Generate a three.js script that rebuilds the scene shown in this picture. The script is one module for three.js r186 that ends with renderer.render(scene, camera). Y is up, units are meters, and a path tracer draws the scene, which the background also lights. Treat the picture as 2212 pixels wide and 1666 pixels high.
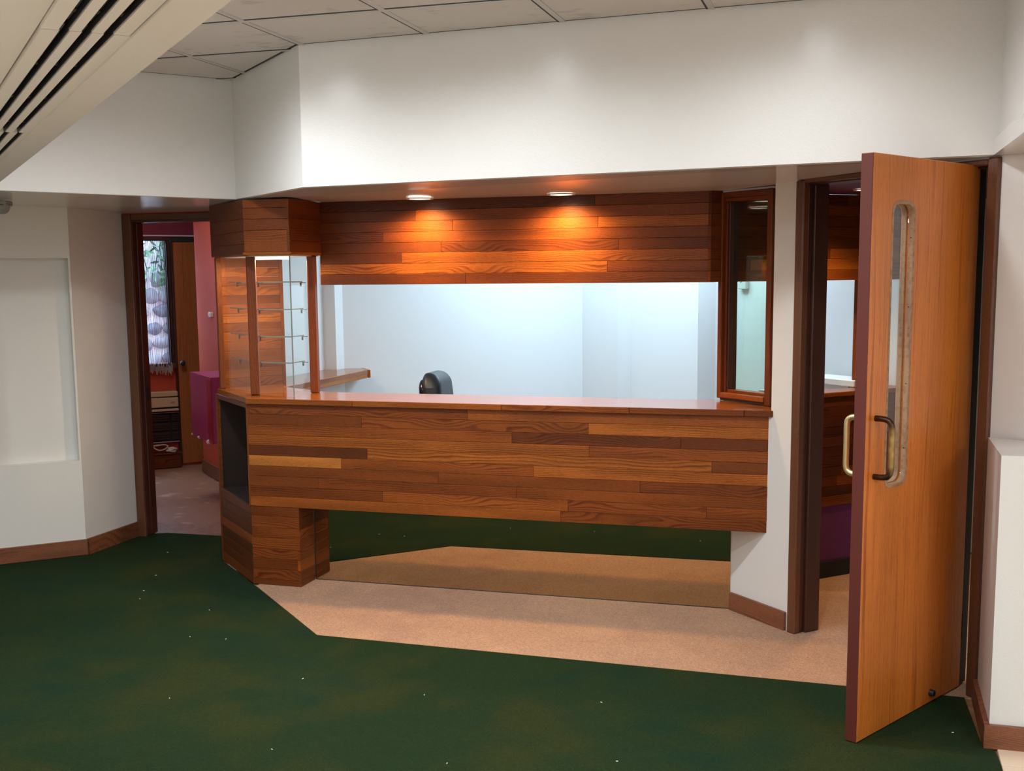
import * as THREE from 'three';
import { mergeGeometries } from 'three/addons/utils/BufferGeometryUtils.js';
import { RoundedBoxGeometry } from 'three/addons/geometries/RoundedBoxGeometry.js';
import { RectAreaLightUniformsLib } from 'three/addons/lights/RectAreaLightUniformsLib.js';

// ---------------------------------------------------------------- camera, sky, exposure
RectAreaLightUniformsLib.init();
const scene = new THREE.Scene();
const camera = new THREE.PerspectiveCamera(2 * Math.atan(924.433 / 2531.813) * 180 / Math.PI, 2212 / 1848.867, 0.05, 60);
camera.setViewOffset(2212, 1848.867, 0, 0, 2212, 1666);          // the photograph is cropped below: a shifted lens
camera.position.set(0, 1.65, 0);
camera.rotation.set(-0.131033, 0.292593, -0.009615, 'YXZ');
camera.updateProjectionMatrix();
scene.background = new THREE.Color(0.46, 0.66, 1.0);
scene.backgroundIntensity = 34;
const renderer = new THREE.WebGLRenderer();
renderer.toneMapping = THREE.LinearToneMapping;
renderer.toneMappingExposure = 1.0;
renderer.shadowMap.enabled = true;

const LOBBY_WARM = new THREE.Color(0.915, 0.965, 1.0), OFFICE_COOL = new THREE.Color(0.60, 0.84, 1.0), SPOT_AMBER = new THREE.Color(1.0, 0.6, 0.24);
const P_DOWN = [3.3, 4.8, 11, 5.5, 6, 6], P_TROFFER = 14, P_OFFICE = 7.4, P_SPOT = 5, P_HALL = 5, P_CASE = 3.5, P_CORAL = 2.2;
const downlights = [[-0.305, -4.055], [-1.52, -4.055], [-2.73, -4.055], [-0.305, -2.84], [-1.52, -2.84], [-0.305, -1.63]];
const troffers = [[-2.6, 0.9, 1.2, 0.6], [1.75, -1.6, 0.6, 1.2], [0.9, 2.2, 1.2, 0.6], [-4.6, -1.4, 0.6, 1.2]];

// ---------------------------------------------------------------- random, noise
let seed = 12345;
const rnd = () => { seed = (seed * 1664525 + 1013904223) >>> 0; return seed / 4294967296; };
const rr = (a, b) => a + (b - a) * rnd();
function hash(x, y, s) { let h = (x * 374761393 + y * 668265263 + s * 974634777) | 0; h = Math.imul(h ^ (h >>> 13), 1274126177); h ^= h >>> 16; return (h >>> 0) / 4294967296; }
function vn(x, y, s, px = 0, py = 0) {                            // value noise, periodic when px / py are given
  let x0 = Math.floor(x), y0 = Math.floor(y); const fx = x - x0, fy = y - y0;
  const ux = fx * fx * (3 - 2 * fx), uy = fy * fy * (3 - 2 * fy);
  let x1 = x0 + 1, y1 = y0 + 1;
  if (px) { x0 = ((x0 % px) + px) % px; x1 = ((x1 % px) + px) % px; }
  if (py) { y0 = ((y0 % py) + py) % py; y1 = ((y1 % py) + py) % py; }
  const a = hash(x0, y0, s), b = hash(x1, y0, s), c = hash(x0, y1, s), d = hash(x1, y1, s);
  return a + (b - a) * ux + (c - a) * uy + (a - b - c + d) * ux * uy;
}
const smooth = (a, b, x) => { const t = Math.min(1, Math.max(0, (x - a) / (b - a))); return t * t * (3 - 2 * t); };
function tex(w, h, f, srgb = true) {
  const data = new Uint8Array(w * h * 4);
  for (let j = 0; j < h; j++) for (let i = 0; i < w; i++) {
    const c = f(i / w, j / h, i, j), k = (j * w + i) * 4;
    data[k] = Math.max(0, Math.min(255, c[0] * 255)); data[k + 1] = Math.max(0, Math.min(255, c[1] * 255)); data[k + 2] = Math.max(0, Math.min(255, c[2] * 255)); data[k + 3] = 255;
  }
  const t = new THREE.DataTexture(data, w, h);
  t.wrapS = t.wrapT = THREE.RepeatWrapping; t.magFilter = THREE.LinearFilter; t.minFilter = THREE.LinearMipmapLinearFilter; t.generateMipmaps = true;
  if (srgb) t.colorSpace = THREE.SRGBColorSpace;
  t.needsUpdate = true; return t;
}
// plank grain, 1.28 m x 0.16 m: growth lines that wander along the plank, pores, slow tone drift
function grainTex(s, freq, wander, contrast) {
  return tex(1024, 128, (u, v) => {
    const w1 = vn(u * 6, v * 3, s, 6, 3), w2 = vn(u * 24, v * 6, s + 1, 24, 6), w3 = vn(u * 2, v * 2, s + 2, 2, 2);
    const g = v * freq + wander * (w1 * 1.1 + w3 * 1.6) + w2 * 0.22;
    const fr = g - Math.floor(g);
    let line = smooth(0.35, 0.93, fr) * (1 - smooth(0.94, 1.0, fr));
    line *= 0.45 + 0.55 * vn(u * 10, v * 5, s + 3, 10, 5);
    const pore = smooth(0.62, 0.85, vn(u * 110, v * 128, s + 4, 110, 128)) * 0.35;
    const tone = 0.86 + 0.22 * vn(u * 4, v * 4, s + 5, 4, 4);
    const d = Math.min(1, line * contrast * 0.72 + pore * 0.62);
    return [tone * (1 - 0.5 * d), tone * (1 - 0.62 * d), tone * (1 - 0.7 * d)];
  });
}
const GRAIN = [grainTex(11, 15, 2.0, 0.9), grainTex(23, 17, 4.2, 0.95), grainTex(37, 22, 1.2, 0.7), grainTex(51, 13, 5.4, 0.85), grainTex(67, 18, 3.0, 0.6), grainTex(83, 24, 1.6, 0.45)];
// door veneer, 0.9 m x 2.2 m, grain upright
const VENEER = tex(768, 1536, (u, v) => {
  const wob = 0.035 * (vn(u * 4, v * 3, 7, 4, 3) - 0.5) + 0.012 * (vn(u * 8, v * 9, 8, 8, 9) - 0.5), x = u + wob;
  const a = vn(x * 40, v * 2, 21, 40, 2), b = vn(x * 110, v * 4, 22, 110, 4), c = vn(x * 300, v * 14, 23, 300, 14), d = vn(u * 384, v * 90, 24, 384, 90);
  const line = smooth(0.62, 0.95, 0.55 * a + 0.45 * b) * (0.3 + 0.7 * vn(u * 7, v * 5, 9, 7, 5)), fine = smooth(0.55, 0.9, c), pore = smooth(0.66, 0.9, d);
  const tone = 0.84 + 0.16 * vn(u * 5, v * 2, 12, 5, 2) + 0.06 * vn(u * 17, v * 7, 13, 17, 7);
  const k = line * 0.42 + fine * 0.16 + pore * 0.14;
  return [tone * (1 - 0.5 * k), tone * (1 - 0.72 * k), tone * (1 - 0.9 * k)];
});
VENEER.repeat.set(1 / 0.9, 1 / 2.2);
const STIPPLE = tex(512, 512, (u, v) => { const n = 0.5 * vn(u * 90, v * 90, 5, 90, 90) + 0.35 * vn(u * 200, v * 200, 6, 200, 200) + 0.15 * vn(u * 24, v * 24, 7, 24, 24); return [n, n, n]; }, false);
STIPPLE.repeat.set(1 / 0.3, 1 / 0.3);
const PILE = tex(1024, 1024, (u, v) => { const n = 0.6 * vn(u * 420, v * 420, 15, 420, 420) + 0.4 * vn(u * 170, v * 170, 16, 170, 170); return [n, n, n]; }, false);
PILE.repeat.set(1 / 1.2, 1 / 1.2);
function carpetTex(s, base, alt, alt2) {
  return tex(2048, 2048, (u, v) => {
    const f = 0.86 + 0.20 * vn(u * 900, v * 900, s, 900, 900) + 0.12 * vn(u * 380, v * 380, s + 1, 380, 380) - 0.02;
    const b1 = smooth(0.4, 0.8, 0.6 * vn(u * 7, v * 7, s + 2, 7, 7) + 0.4 * vn(u * 19, v * 19, s + 3, 19, 19)), b2 = smooth(0.5, 0.85, 0.6 * vn(u * 5, v * 5, s + 4, 5, 5) + 0.4 * vn(u * 23, v * 23, s + 5, 23, 23));
    return [0, 1, 2].map(i => (base[i] + (alt[i] - base[i]) * b1 + (alt2[i] - base[i]) * b2) * f);
  });
}
const GREEN = carpetTex(101, [0.135, 0.195, 0.118], [0.178, 0.205, 0.108], [0.112, 0.188, 0.132]); GREEN.repeat.set(1 / 2.6, 1 / 2.6);
const BEIGE = carpetTex(131, [0.685, 0.545, 0.45], [0.715, 0.57, 0.465], [0.655, 0.515, 0.435]); BEIGE.repeat.set(1 / 2.6, 1 / 2.6);
const SCREED = tex(1024, 1024, (u, v) => {                          // worn painted concrete
  const a = vn(u * 6, v * 6, 201, 6, 6), b = vn(u * 26, v * 26, 202, 26, 26), c = vn(u * 120, v * 120, 203, 120, 120);
  const wear = smooth(0.60, 0.9, 0.35 * b + 0.3 * vn(u * 37, v * 61, 205, 37, 61) + 0.35 * vn(u * 11, v * 17, 206, 11, 17)), dark = smooth(0.45, 0.8, a * 0.6 + c * 0.2 + b * 0.2);
  return [0.60 - 0.17 * dark + 0.17 * wear, 0.43 - 0.16 * dark + 0.24 * wear, 0.31 - 0.14 * dark + 0.25 * wear];
});
SCREED.repeat.set(1 / 2, 1 / 2);
const SMUDGE = tex(512, 512, (u, v) => { const d = smooth(0.70, 0.86, 0.5 * vn(u * 26, v * 60, 301, 26, 60) + 0.5 * vn(u * 7, v * 7, 302, 7, 7)); const k = 1 - 0.07 * d; return [k, k * 0.99, k * 0.98]; });
SMUDGE.repeat.set(1 / 1.3, 1 / 1.3);
const BRASS = tex(256, 32, (u, v) => { const n = vn(u * 18, v * 6, 401, 18, 6), mid = smooth(0.16, 0.36, u + 0.1 * (n - 0.5)) * (1 - smooth(0.66, 0.84, u + 0.1 * (n - 0.5))); const k = mid * (0.8 + 0.3 * n); return [0.26 + 0.42 * k, 0.18 + 0.38 * k, 0.13 + 0.22 * k]; });

// ---------------------------------------------------------------- materials
const lin = (r, g, b) => new THREE.Color().setRGB(r, g, b);
const M = {};
const std = (c, rough, o = {}) => new THREE.MeshPhysicalMaterial({ color: c, roughness: rough, ...o });
M.wall = std(lin(0.74, 0.73, 0.705), 0.42, { bumpMap: STIPPLE, bumpScale: 0.0005, clearcoat: 0.35, clearcoatRoughness: 0.2 });
M.soffit = std(lin(0.74, 0.73, 0.705), 0.17);
M.track = std(lin(0.72, 0.705, 0.675), 0.45);
M.officeWall = std(lin(0.82, 0.83, 0.84), 0.55);
M.tile = std(lin(0.72, 0.70, 0.68), 0.85, { map: SMUDGE });
M.grid = std(lin(0.64, 0.62, 0.59), 0.5);
M.black = std(lin(0.012, 0.012, 0.013), 0.6);
M.blackMetal = std(lin(0.03, 0.032, 0.035), 0.35, { metalness: 0.4 });
M.steel = std(lin(0.42, 0.42, 0.42), 0.35, { metalness: 0.9 });
M.green = std(lin(1, 1, 1), 1, { specularIntensity: 0.08, map: GREEN, bumpMap: PILE, bumpScale: 0.003 });
M.beige = std(lin(1, 1, 1), 1, { specularIntensity: 0.15, map: BEIGE, bumpMap: PILE, bumpScale: 0.002 });
M.slab = std(lin(1, 1, 1), 0.4, { map: SCREED });
M.ceramic = std(lin(0.70, 0.55, 0.40), 0.35);
M.grout = std(lin(0.30, 0.22, 0.16), 0.9);
M.mirror = std(lin(0.57, 0.45, 0.29), 0.02, { metalness: 1 });
M.glass = std(lin(0.97, 0.99, 0.98), 0.02, { transmission: 1, thickness: 0, ior: 1.5 });
M.glassGreen = std(lin(0.80, 0.9, 0.84), 0.02, { transmission: 1, thickness: 0, ior: 1.5 });
M.glassEdge = std(lin(0.30, 0.36, 0.35), 0.15, { transmission: 0.4, thickness: 0 });
M.coral = std(lin(0.52, 0.085, 0.04), 0.7, { specularIntensity: 0.3 });
M.maroon = std(lin(0.22, 0.02, 0.045), 0.55);
M.magenta = std(lin(0.42, 0.06, 0.20), 0.35);
M.crimson = std(lin(0.40, 0.02, 0.05), 0.4);
M.purple = std(lin(0.13, 0.025, 0.12), 0.6);
M.plum = std(lin(0.14, 0.03, 0.06), 0.55);
M.plaster = std(lin(0.75, 0.72, 0.72), 0.9);
M.cream = std(lin(0.60, 0.47, 0.27), 0.45);
M.leather = std(lin(0.010, 0.012, 0.016), 0.42, { clearcoat: 0.25, clearcoatRoughness: 0.4 });
M.shell = std(lin(0.008, 0.009, 0.012), 0.18);
M.plastic = std(lin(0.72, 0.72, 0.70), 0.4);
M.greyPlastic = std(lin(0.30, 0.31, 0.31), 0.35);
M.brass = std(lin(1, 1, 1), 0.32, { metalness: 0.75, map: BRASS });
M.pull = std(lin(0.62, 0.50, 0.28), 0.3, { metalness: 0.8 });
M.veneer = std(lin(0.70, 0.205, 0.028), 0.36, { map: VENEER, clearcoat: 0.15, clearcoatRoughness: 0.3 });
M.veneerDark = std(lin(0.42, 0.14, 0.03), 0.42, { map: VENEER });
M.edge = std(lin(0.11, 0.018, 0.011), 0.5);
M.stone = [lin(0.20, 0.2, 0.21), lin(0.28, 0.28, 0.29), lin(0.15, 0.15, 0.17)].map(c => std(c, 0.9));
M.mortar = std(lin(0.55, 0.56, 0.56), 0.95);
M.leaf = [lin(0.05, 0.16, 0.05), lin(0.08, 0.22, 0.09), lin(0.03, 0.1, 0.05)].map(c => std(c, 0.5, { transmission: 0.2, thickness: 0, side: THREE.DoubleSide }));
M.string = std(lin(0.018, 0.017, 0.02), 0.9);
M.tassel = std(lin(0.45, 0.40, 0.36), 0.8);
M.soil = std(lin(0.12, 0.1, 0.08), 1);
M.cord = std(lin(0.55, 0.48, 0.36), 0.6);
M.paper = std(lin(0.55, 0.5, 0.42), 0.8);
const glow = (c, k) => new THREE.MeshStandardMaterial({ color: 0x111111, emissive: c, emissiveIntensity: k, roughness: 0.6 });
M.glowWarm = glow(LOBBY_WARM, 22); M.glowSpot = glow(lin(1, 0.86, 0.7), 4.5); M.glowCool = glow(OFFICE_COOL, 5); M.glowTroffer = glow(LOBBY_WARM, 4);
// wood: tone 0 dark ... 1 light, times one of six grains
const woodCache = {};
const RAMP = [[0.075, 0.017, 0.004], [0.17, 0.041, 0.007], [0.285, 0.073, 0.011], [0.43, 0.128, 0.018], [0.59, 0.215, 0.040]];
function wood(tone, g = 0, rough = 0.4, red = 0) {
  const k = Math.round(Math.max(0, Math.min(1, tone)) * 20) / 20, key = k + '_' + g + '_' + rough + '_' + red;
  if (woodCache[key]) return woodCache[key];
  const t = k * 4, i = Math.min(3, Math.floor(t)), f = t - i, c = [0, 1, 2].map(n => RAMP[i][n] + (RAMP[i + 1][n] - RAMP[i][n]) * f);
  return woodCache[key] = std(lin(c[0], c[1] * (1 - red * 0.35), c[2] * (1 - red * 0.1)), rough, { map: GRAIN[g], specularIntensity: 0.55, clearcoat: 0.06, clearcoatRoughness: 0.25 });
}
M.casing = std(lin(0.15, 0.055, 0.024), 0.4, { map: GRAIN[5] });
M.jamb = std(lin(0.075, 0.026, 0.016), 0.38, { map: GRAIN[5] });
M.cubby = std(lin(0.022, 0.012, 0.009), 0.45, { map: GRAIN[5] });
M.base = std(lin(0.24, 0.085, 0.038), 0.42, { map: GRAIN[4] });
M.palewood = std(lin(0.42, 0.235, 0.135), 0.5, { map: GRAIN[5] });

// ---------------------------------------------------------------- helpers
const used = {};
const numbered = n => { used[n] = (used[n] ?? -1) + 1; return used[n] ? n + '_' + String(used[n]).padStart(3, '0') : n; };
function shadow(o) { o.traverse(c => { if (c.isMesh) { c.castShadow = true; c.receiveShadow = true; } }); return o; }
function top(o, name, label, category, group, kind) {
  o.name = numbered(name); o.userData.label = label; o.userData.category = category;
  if (group) o.userData.group = group;
  if (kind) o.userData.kind = kind;
  scene.add(o); return o;
}
function thing(name, label, category, x = 0, y = 0, z = 0, turn = 0, group) { const g = new THREE.Group(); g.position.set(x, y, z); g.rotation.y = turn; return top(g, name, label, category, group); }
function part(parent, name, geo, mat, label) { const m = new THREE.Mesh(geo, mat); m.name = name; if (label) m.userData.label = label; m.castShadow = m.receiveShadow = true; parent.add(m); return m; }
function struct(name, geo, mat, label, category) { const m = new THREE.Mesh(Array.isArray(geo) ? merge(geo) : geo, mat); m.castShadow = m.receiveShadow = true; return top(m, name, label, category, null, 'structure'); }
function structGroup(name, label, category, p0, turn = 0) { const g = new THREE.Group(); g.position.set(p0[0], 0, p0[1]); g.rotation.y = turn; return top(g, name, label, category, null, 'structure'); }
const merge = list => mergeGeometries(list.map(g => { const n = g.index ? g.toNonIndexed() : g; for (const k of Object.keys(n.attributes)) if (!['position', 'normal', 'uv'].includes(k)) n.deleteAttribute(k); return n; }));
const turnOf = (p0, p1) => Math.atan2(-(p1[1] - p0[1]), p1[0] - p0[0]);
const lenOf = (p0, p1) => Math.hypot(p1[0] - p0[0], p1[1] - p0[1]);
// raise geometry written in a frame (x along p0 -> p1, z towards the viewer) into the world
function inFrame(geo, p0, p1) { return geo.applyMatrix4(new THREE.Matrix4().makeRotationY(turnOf(p0, p1))).applyMatrix4(new THREE.Matrix4().makeTranslation(p0[0], 0, p0[1])); }
// convex chamfered box between two corners; uv in grain units (1.28 m along, 0.16 m across) or metres when us = vs = 1
function cbox(x0, x1, y0, y1, z0, z1, c = 0.002, grain = 'x', us = 1.28, vs = 0.16) {
  const W = (x1 - x0) / 2, H = (y1 - y0) / 2, D = (z1 - z0) / 2, cx = (x0 + x1) / 2, cy = (y0 + y1) / 2, cz = (z0 + z1) / 2;
  c = Math.min(c, W * 0.45, H * 0.45, D * 0.45);
  const X = (a, b, d) => [a * W, b * (H - c), d * (D - c)], Y = (a, b, d) => [a * (W - c), b * H, d * (D - c)], Z = (a, b, d) => [a * (W - c), b * (H - c), d * D];
  const polys = [];
  for (const s of [-1, 1]) { polys.push([X(s, -1, -1), X(s, 1, -1), X(s, 1, 1), X(s, -1, 1)], [Y(-1, s, -1), Y(1, s, -1), Y(1, s, 1), Y(-1, s, 1)], [Z(-1, -1, s), Z(1, -1, s), Z(1, 1, s), Z(-1, 1, s)]); }
  if (c > 0) {
    for (const a of [-1, 1]) for (const b of [-1, 1]) { polys.push([X(a, b, -1), X(a, b, 1), Y(a, b, 1), Y(a, b, -1)], [X(a, -1, b), X(a, 1, b), Z(a, 1, b), Z(a, -1, b)], [Y(-1, a, b), Y(1, a, b), Z(1, a, b), Z(-1, a, b)]); for (const d of [-1, 1]) polys.push([X(a, b, d), Y(a, b, d), Z(a, b, d)]); }
  }
  const uo = us === 1 ? 0 : rnd() * 5, vo = us === 1 ? 0 : rnd() * 5;
  const pos = [], nor = [], uv = [];
  const A = new THREE.Vector3(), B = new THREE.Vector3(), N = new THREE.Vector3();
  for (const p of polys) {
    A.set(p[1][0] - p[0][0], p[1][1] - p[0][1], p[1][2] - p[0][2]); B.set(p[2][0] - p[0][0], p[2][1] - p[0][1], p[2][2] - p[0][2]); N.crossVectors(A, B).normalize();
    let q = p; const m = p.reduce((t, v) => t + v[0] * N.x + v[1] * N.y + v[2] * N.z, 0);
    if (m < 0) { q = [...p].reverse(); N.negate(); }
    const ax = Math.abs(N.x), ay = Math.abs(N.y), az = Math.abs(N.z);
    const tri = q.length === 3 ? [0, 1, 2] : [0, 1, 2, 0, 2, 3];
    for (const t of tri) {
      const v = q[t], x = v[0] + cx, y = v[1] + cy, z = v[2] + cz; pos.push(x, y, z); nor.push(N.x, N.y, N.z);
      let a, b;
      if (ax >= ay && ax >= az) [a, b] = grain === 'y' ? [y, z] : [z, y];
      else if (ay >= az) [a, b] = grain === 'z' ? [z, x] : [x, z];
      else [a, b] = grain === 'y' ? [y, x] : [x, y];
      uv.push(a / us + uo, b / vs + vo);
    }
  }
  const g = new THREE.BufferGeometry();
  g.setAttribute('position', new THREE.Float32BufferAttribute(pos, 3)); g.setAttribute('normal', new THREE.Float32BufferAttribute(nor, 3)); g.setAttribute('uv', new THREE.Float32BufferAttribute(uv, 2));
  return g;
}
const wbox = (x0, x1, y0, y1, z0, z1) => cbox(x0, x1, y0, y1, z0, z1, 0, 'x', 1, 1);
// upright prism over a plan polygon; y0 may be a list with one height per corner
function prism(pts, y0, y1, us = 1, vs = 1) {
  let P = pts.map((p, i) => [p[0], p[1], Array.isArray(y0) ? y0[i] : y0]);
  const area = P.reduce((t, p, i) => { const q = P[(i + 1) % P.length]; return t + p[0] * q[1] - q[0] * p[1]; }, 0);
  if (area < 0) P = P.reverse();
  const pos = [], uv = [], faces = THREE.ShapeUtils.triangulateShape(P.map(p => new THREE.Vector2(p[0], p[1])), []);
  const push = (a, b) => { pos.push(...a); uv.push(b[0] / us, b[1] / vs); };
  for (const f of faces) { for (const i of f) push([P[i][0], P[i][2], P[i][1]], [P[i][0], P[i][1]]); for (const i of [f[2], f[1], f[0]]) push([P[i][0], y1, P[i][1]], [P[i][0], P[i][1]]); }
  let s = 0;
  for (let i = 0; i < P.length; i++) {
    const a = P[i], b = P[(i + 1) % P.length], l = Math.hypot(b[0] - a[0], b[1] - a[1]);
    const v = [[[a[0], a[2], a[1]], [s, a[2]]], [[b[0], b[2], b[1]], [s + l, b[2]]], [[b[0], y1, b[1]], [s + l, y1]], [[a[0], y1, a[1]], [s, y1]]];
    for (const k of [0, 2, 1, 0, 3, 2]) push(...v[k]);
    s += l;
  }
  const g = new THREE.BufferGeometry(); g.setAttribute('position', new THREE.Float32BufferAttribute(pos, 3)); g.setAttribute('uv', new THREE.Float32BufferAttribute(uv, 2)); g.computeVertexNormals(); return g;
}
// rows of planks on a frame's face: x from 0 to L, face at z = zf, rows from the top down
function planks(parent, L, yTop, rowH, rows, zf = 0, t = 0.02, x0 = 0, red = 0) {
  rows.forEach((row, r) => {
    const y1 = yTop - r * rowH, y0 = y1 - rowH * (row.h ?? 1), xs = [x0, ...row.j, L];
    for (let i = 0; i < xs.length - 1; i++) {
      const proud = rr(-0.0007, 0.0007);
      part(parent, 'plank', cbox(xs[i] + 0.0004, xs[i + 1] - 0.0004, y0 + 0.0004, y1 - 0.0004, zf - t, zf + proud, 0.0012), wood((row.t[i] ?? 0.4) + (((row.t[i] ?? 0.4) - 0.4) * 0.25) + rr(-0.05, 0.05), row.g?.[i] ?? Math.floor(rnd() * 6), 0.4, red));
    }
  });
}

// ---------------------------------------------------------------- the setting
// floors
const beigePts = [[-3.09, -5.47], [-2.384, -4.762], [0.46, -4.69], [3.2, -7.4], [3.2, -9.3], [0.25, -6.82], [-0.75, -5.9], [-0.6, -5.75], [-2.84, -5.72], [-3.09, -5.6]];
const tileFloor = structGroup('floor', 'worn pinkish concrete floor with pale paint scuffs seen through the left doorway', 'floor', [0, 0]);
part(tileFloor, 'floor_slab', prism([[-7.3, 4.5], [3.5, 4.5], [3.5, -11.5], [-3.3, -11.5], [-7.3, -7.5]], -0.15, -0.006), M.slab);
part(tileFloor, 'grout_bed', prism([[0.478, -4.3], [3.4, -4.3], [3.4, 4.3], [-6.5, 4.3], [-6.5, -1.8], [0.478, -2.6]], -0.006, -0.002), M.grout);
for (let i = 0; i < 3; i++) for (let j = -1; j < 2; j++) {
  const x0 = 0.478 + i * 0.335, z1 = -4.047 + j * 0.335;
  part(tileFloor, 'floor_tile', cbox(x0 + 0.002, x0 + 0.333, -0.004, 0.004, z1 - 0.333, z1 - 0.002, 0.0015, 'x', 1, 1), M.ceramic);
}
part(tileFloor, 'floor_paving', prism([[0.48, -3.7], [3.4, -3.7], [3.4, 4.3], [-6.5, 4.3], [-6.5, -1.8], [0.48, -2.6]], -0.004, 0.003), M.ceramic, 'cream tiles laid beyond the carpet');
struct('carpet', prism(beigePts, -0.006, 0.0), M.beige, 'beige carpet strip in front of the reception counter', 'carpet');
struct('carpet', prism([[-6.6, -3.7], [-4.42, -5.87], [-4.42, -6.4], [-4.3, -6.49], [-3.58, -6.5], [-3.57, -5.93], [-3.128, -5.498], [-2.384, -4.757], [0.41, -4.685], [0.43, -4.25], [0.472, -4.16], [0.478, -4.05], [0.48, -2.6], [-6.6, -1.8]], -0.006, 0.003), M.green, 'dark green carpet covering most of the lobby floor', 'carpet');

// soffit chain: [x, z, y of its lower edge]
const S0 = [-4.06, -4.54, 2.062], S1 = [-3.2, -5.61, 2.05], S2 = [-2.44, -4.875, 2.042], S3 = [0.449, -4.682, 2.0605], S4 = [0.56, -0.1, 2.06];
function fascia(a, b, t = 0.09, yt = 2.72) {
  const d = [b[0] - a[0], b[1] - a[1]], l = Math.hypot(...d), n = [d[1] / l * t, -d[0] / l * t];
  return prism([[a[0], a[1]], [b[0], b[1]], [b[0] + n[0], b[1] + n[1]], [a[0] + n[0], a[1] + n[1]]], [a[2] + 0.002, b[2] + 0.002, b[2] + 0.002, a[2] + 0.002], yt);
}
struct('wall_fascia', [fascia(S0, S1), fascia(S1, S2), fascia(S2, S3), fascia(S3, S4)], M.wall, 'glossy white dropped fascia wall running above the counter and both doors', 'wall');
{
  const c = [[-4.07, -4.56, 2.062], [-3.203, -5.635, 2.05], [-2.437, -4.90, 2.042], [0.44, -4.712, 2.06], [0.40, -4.76, 2.056], [-0.33, -5.46, 2.04], [-0.72, -5.93, 2.041], [-2.85, -5.93, 2.041], [-3.57, -5.97, 2.043], [-3.57, -6.42, 2.041], [-4.46, -6.42, 2.041], [-4.47, -5.85, 2.052], [-5.1, -5.2, 2.06]];
  struct('ceiling_soffit', prism(c.map(p => [p[0], p[1]]), c.map(p => p[2]), 2.09), M.soffit, 'shiny painted underside of the dropped soffit over the counter', 'ceiling');
}
// suspended ceiling of the high part: tiles in a grid
{
  const g = structGroup('ceiling', 'suspended ceiling of pale square tiles in a grid', 'ceiling', [0, 0]);
  const p = 0.605, xs = [], zs = [];
  part(g, 'ceiling_deck', wbox(-4.6, 1.2, 2.78, 2.82, -6.0, 0.6), M.black);
  const wallZ = x => x < -3.2 ? -5.61 : x < -2.44 ? -5.61 + (x + 3.2) * 0.967 : -4.875 + (x + 2.44) * 0.064;
  for (let i = -7; i <= 0; i++) xs.push(i * p + 0.0);
  for (let j = 0; j < 9; j++) zs.push(-5.57 + j * p);
  for (let i = 0; i < xs.length; i++) for (let j = -1; j < zs.length; j++) {
    const x0 = xs[i] + 0.012, x1 = xs[i] + p - 0.012, z0 = -5.57 + j * p + 0.012, z1 = z0 + p - 0.024;
    if (x0 > 0.5 || x1 - z0 < 0.5) continue;
    // keep what lies on the room side of the fascia, cut along it with a dark gap of 14 mm
    let poly = [[x0 + 0.001, z0 + 0.014], [x1 - 0.0095, z0 + 0.014], [x1 - 0.0095, z1], [x0 + 0.001, z1]];
    poly = clipRoom(poly);
    if (poly.length < 3 || areaOf(poly) < 0.004) continue;
    part(g, 'ceiling_tile', prism(poly, 2.663, 2.675), M.tile);
  }
  for (const [a, b] of [[S0, S1], [S1, S2], [S2, S3]]) { const d = [b[0] - a[0], b[1] - a[1]], l = Math.hypot(...d), n = [-d[1] / l, d[0] / l]; part(g, 'shadow_gap', prism([[a[0], a[1]], [b[0], b[1]], [b[0] + n[0] * 0.018, b[1] + n[1] * 0.018], [a[0] + n[0] * 0.018, a[1] + n[1] * 0.018]], 2.664, 2.68), M.black); }
  for (let i = 0; i < xs.length; i++) {
    const poly = clipRoom([[xs[i] - 0.012, -6.2], [xs[i] + 0.012, -6.2], [xs[i] + 0.012, 0.3], [xs[i] - 0.012, 0.3]], 0.001);
    if (poly.length > 2) part(g, 'grid_runner', prism(poly, 2.66, 2.70), M.grid);
    const rev = clipRoom([[xs[i] - 0.0215, -6.2], [xs[i] - 0.012, -6.2], [xs[i] - 0.012, 0.3], [xs[i] - 0.0215, 0.3]], 0.001);
    if (rev.length > 2) part(g, 'grid_reveal', prism(rev, 2.6615, 2.69), M.black);
  }
  for (let j = 0; j < zs.length; j++) for (let i = -1; i < xs.length - 1; i++) {
    const xa = (i < 0 ? xs[0] - p : xs[i]) + 0.012, poly = clipRoom([[xa, zs[j] - 0.012], [xa + p - 0.024, zs[j] - 0.012], [xa + p - 0.024, zs[j] + 0.012], [xa, zs[j] + 0.012]], 0.001);
    if (poly.length > 2 && areaOf(poly) > 0.001) part(g, 'grid_cross_bar', prism(poly, 2.66, 2.69), M.grid);
    const rev = clipRoom([[xa, zs[j] + 0.012], [xa + p - 0.024, zs[j] + 0.012], [xa + p - 0.024, zs[j] + 0.026], [xa, zs[j] + 0.026]], 0.001);
    if (rev.length > 2 && areaOf(rev) > 0.0006) part(g, 'grid_reveal', prism(rev, 2.6615, 2.688), M.black);
  }
}
function areaOf(p) { return Math.abs(p.reduce((t, a, i) => { const b = p[(i + 1) % p.length]; return t + a[0] * b[1] - b[0] * a[1]; }, 0)) / 2; }
function clipHalf(poly, a, b, off) {                                // keep the viewer's side of the line a -> b
  const d = [b[0] - a[0], b[1] - a[1]], l = Math.hypot(...d), n = [-d[1] / l, d[0] / l], f = q => (q[0] - a[0]) * n[0] + (q[1] - a[1]) * n[1] - off, out = [];
  poly.forEach((q, i) => { const r = poly[(i + 1) % poly.length], u = f(q), v = f(r); if (u >= 0) out.push(q); if (u * v < 0) { const t = u / (u - v); out.push([q[0] + (r[0] - q[0]) * t, q[1] + (r[1] - q[1]) * t]); } });
  return out;
}
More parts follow.
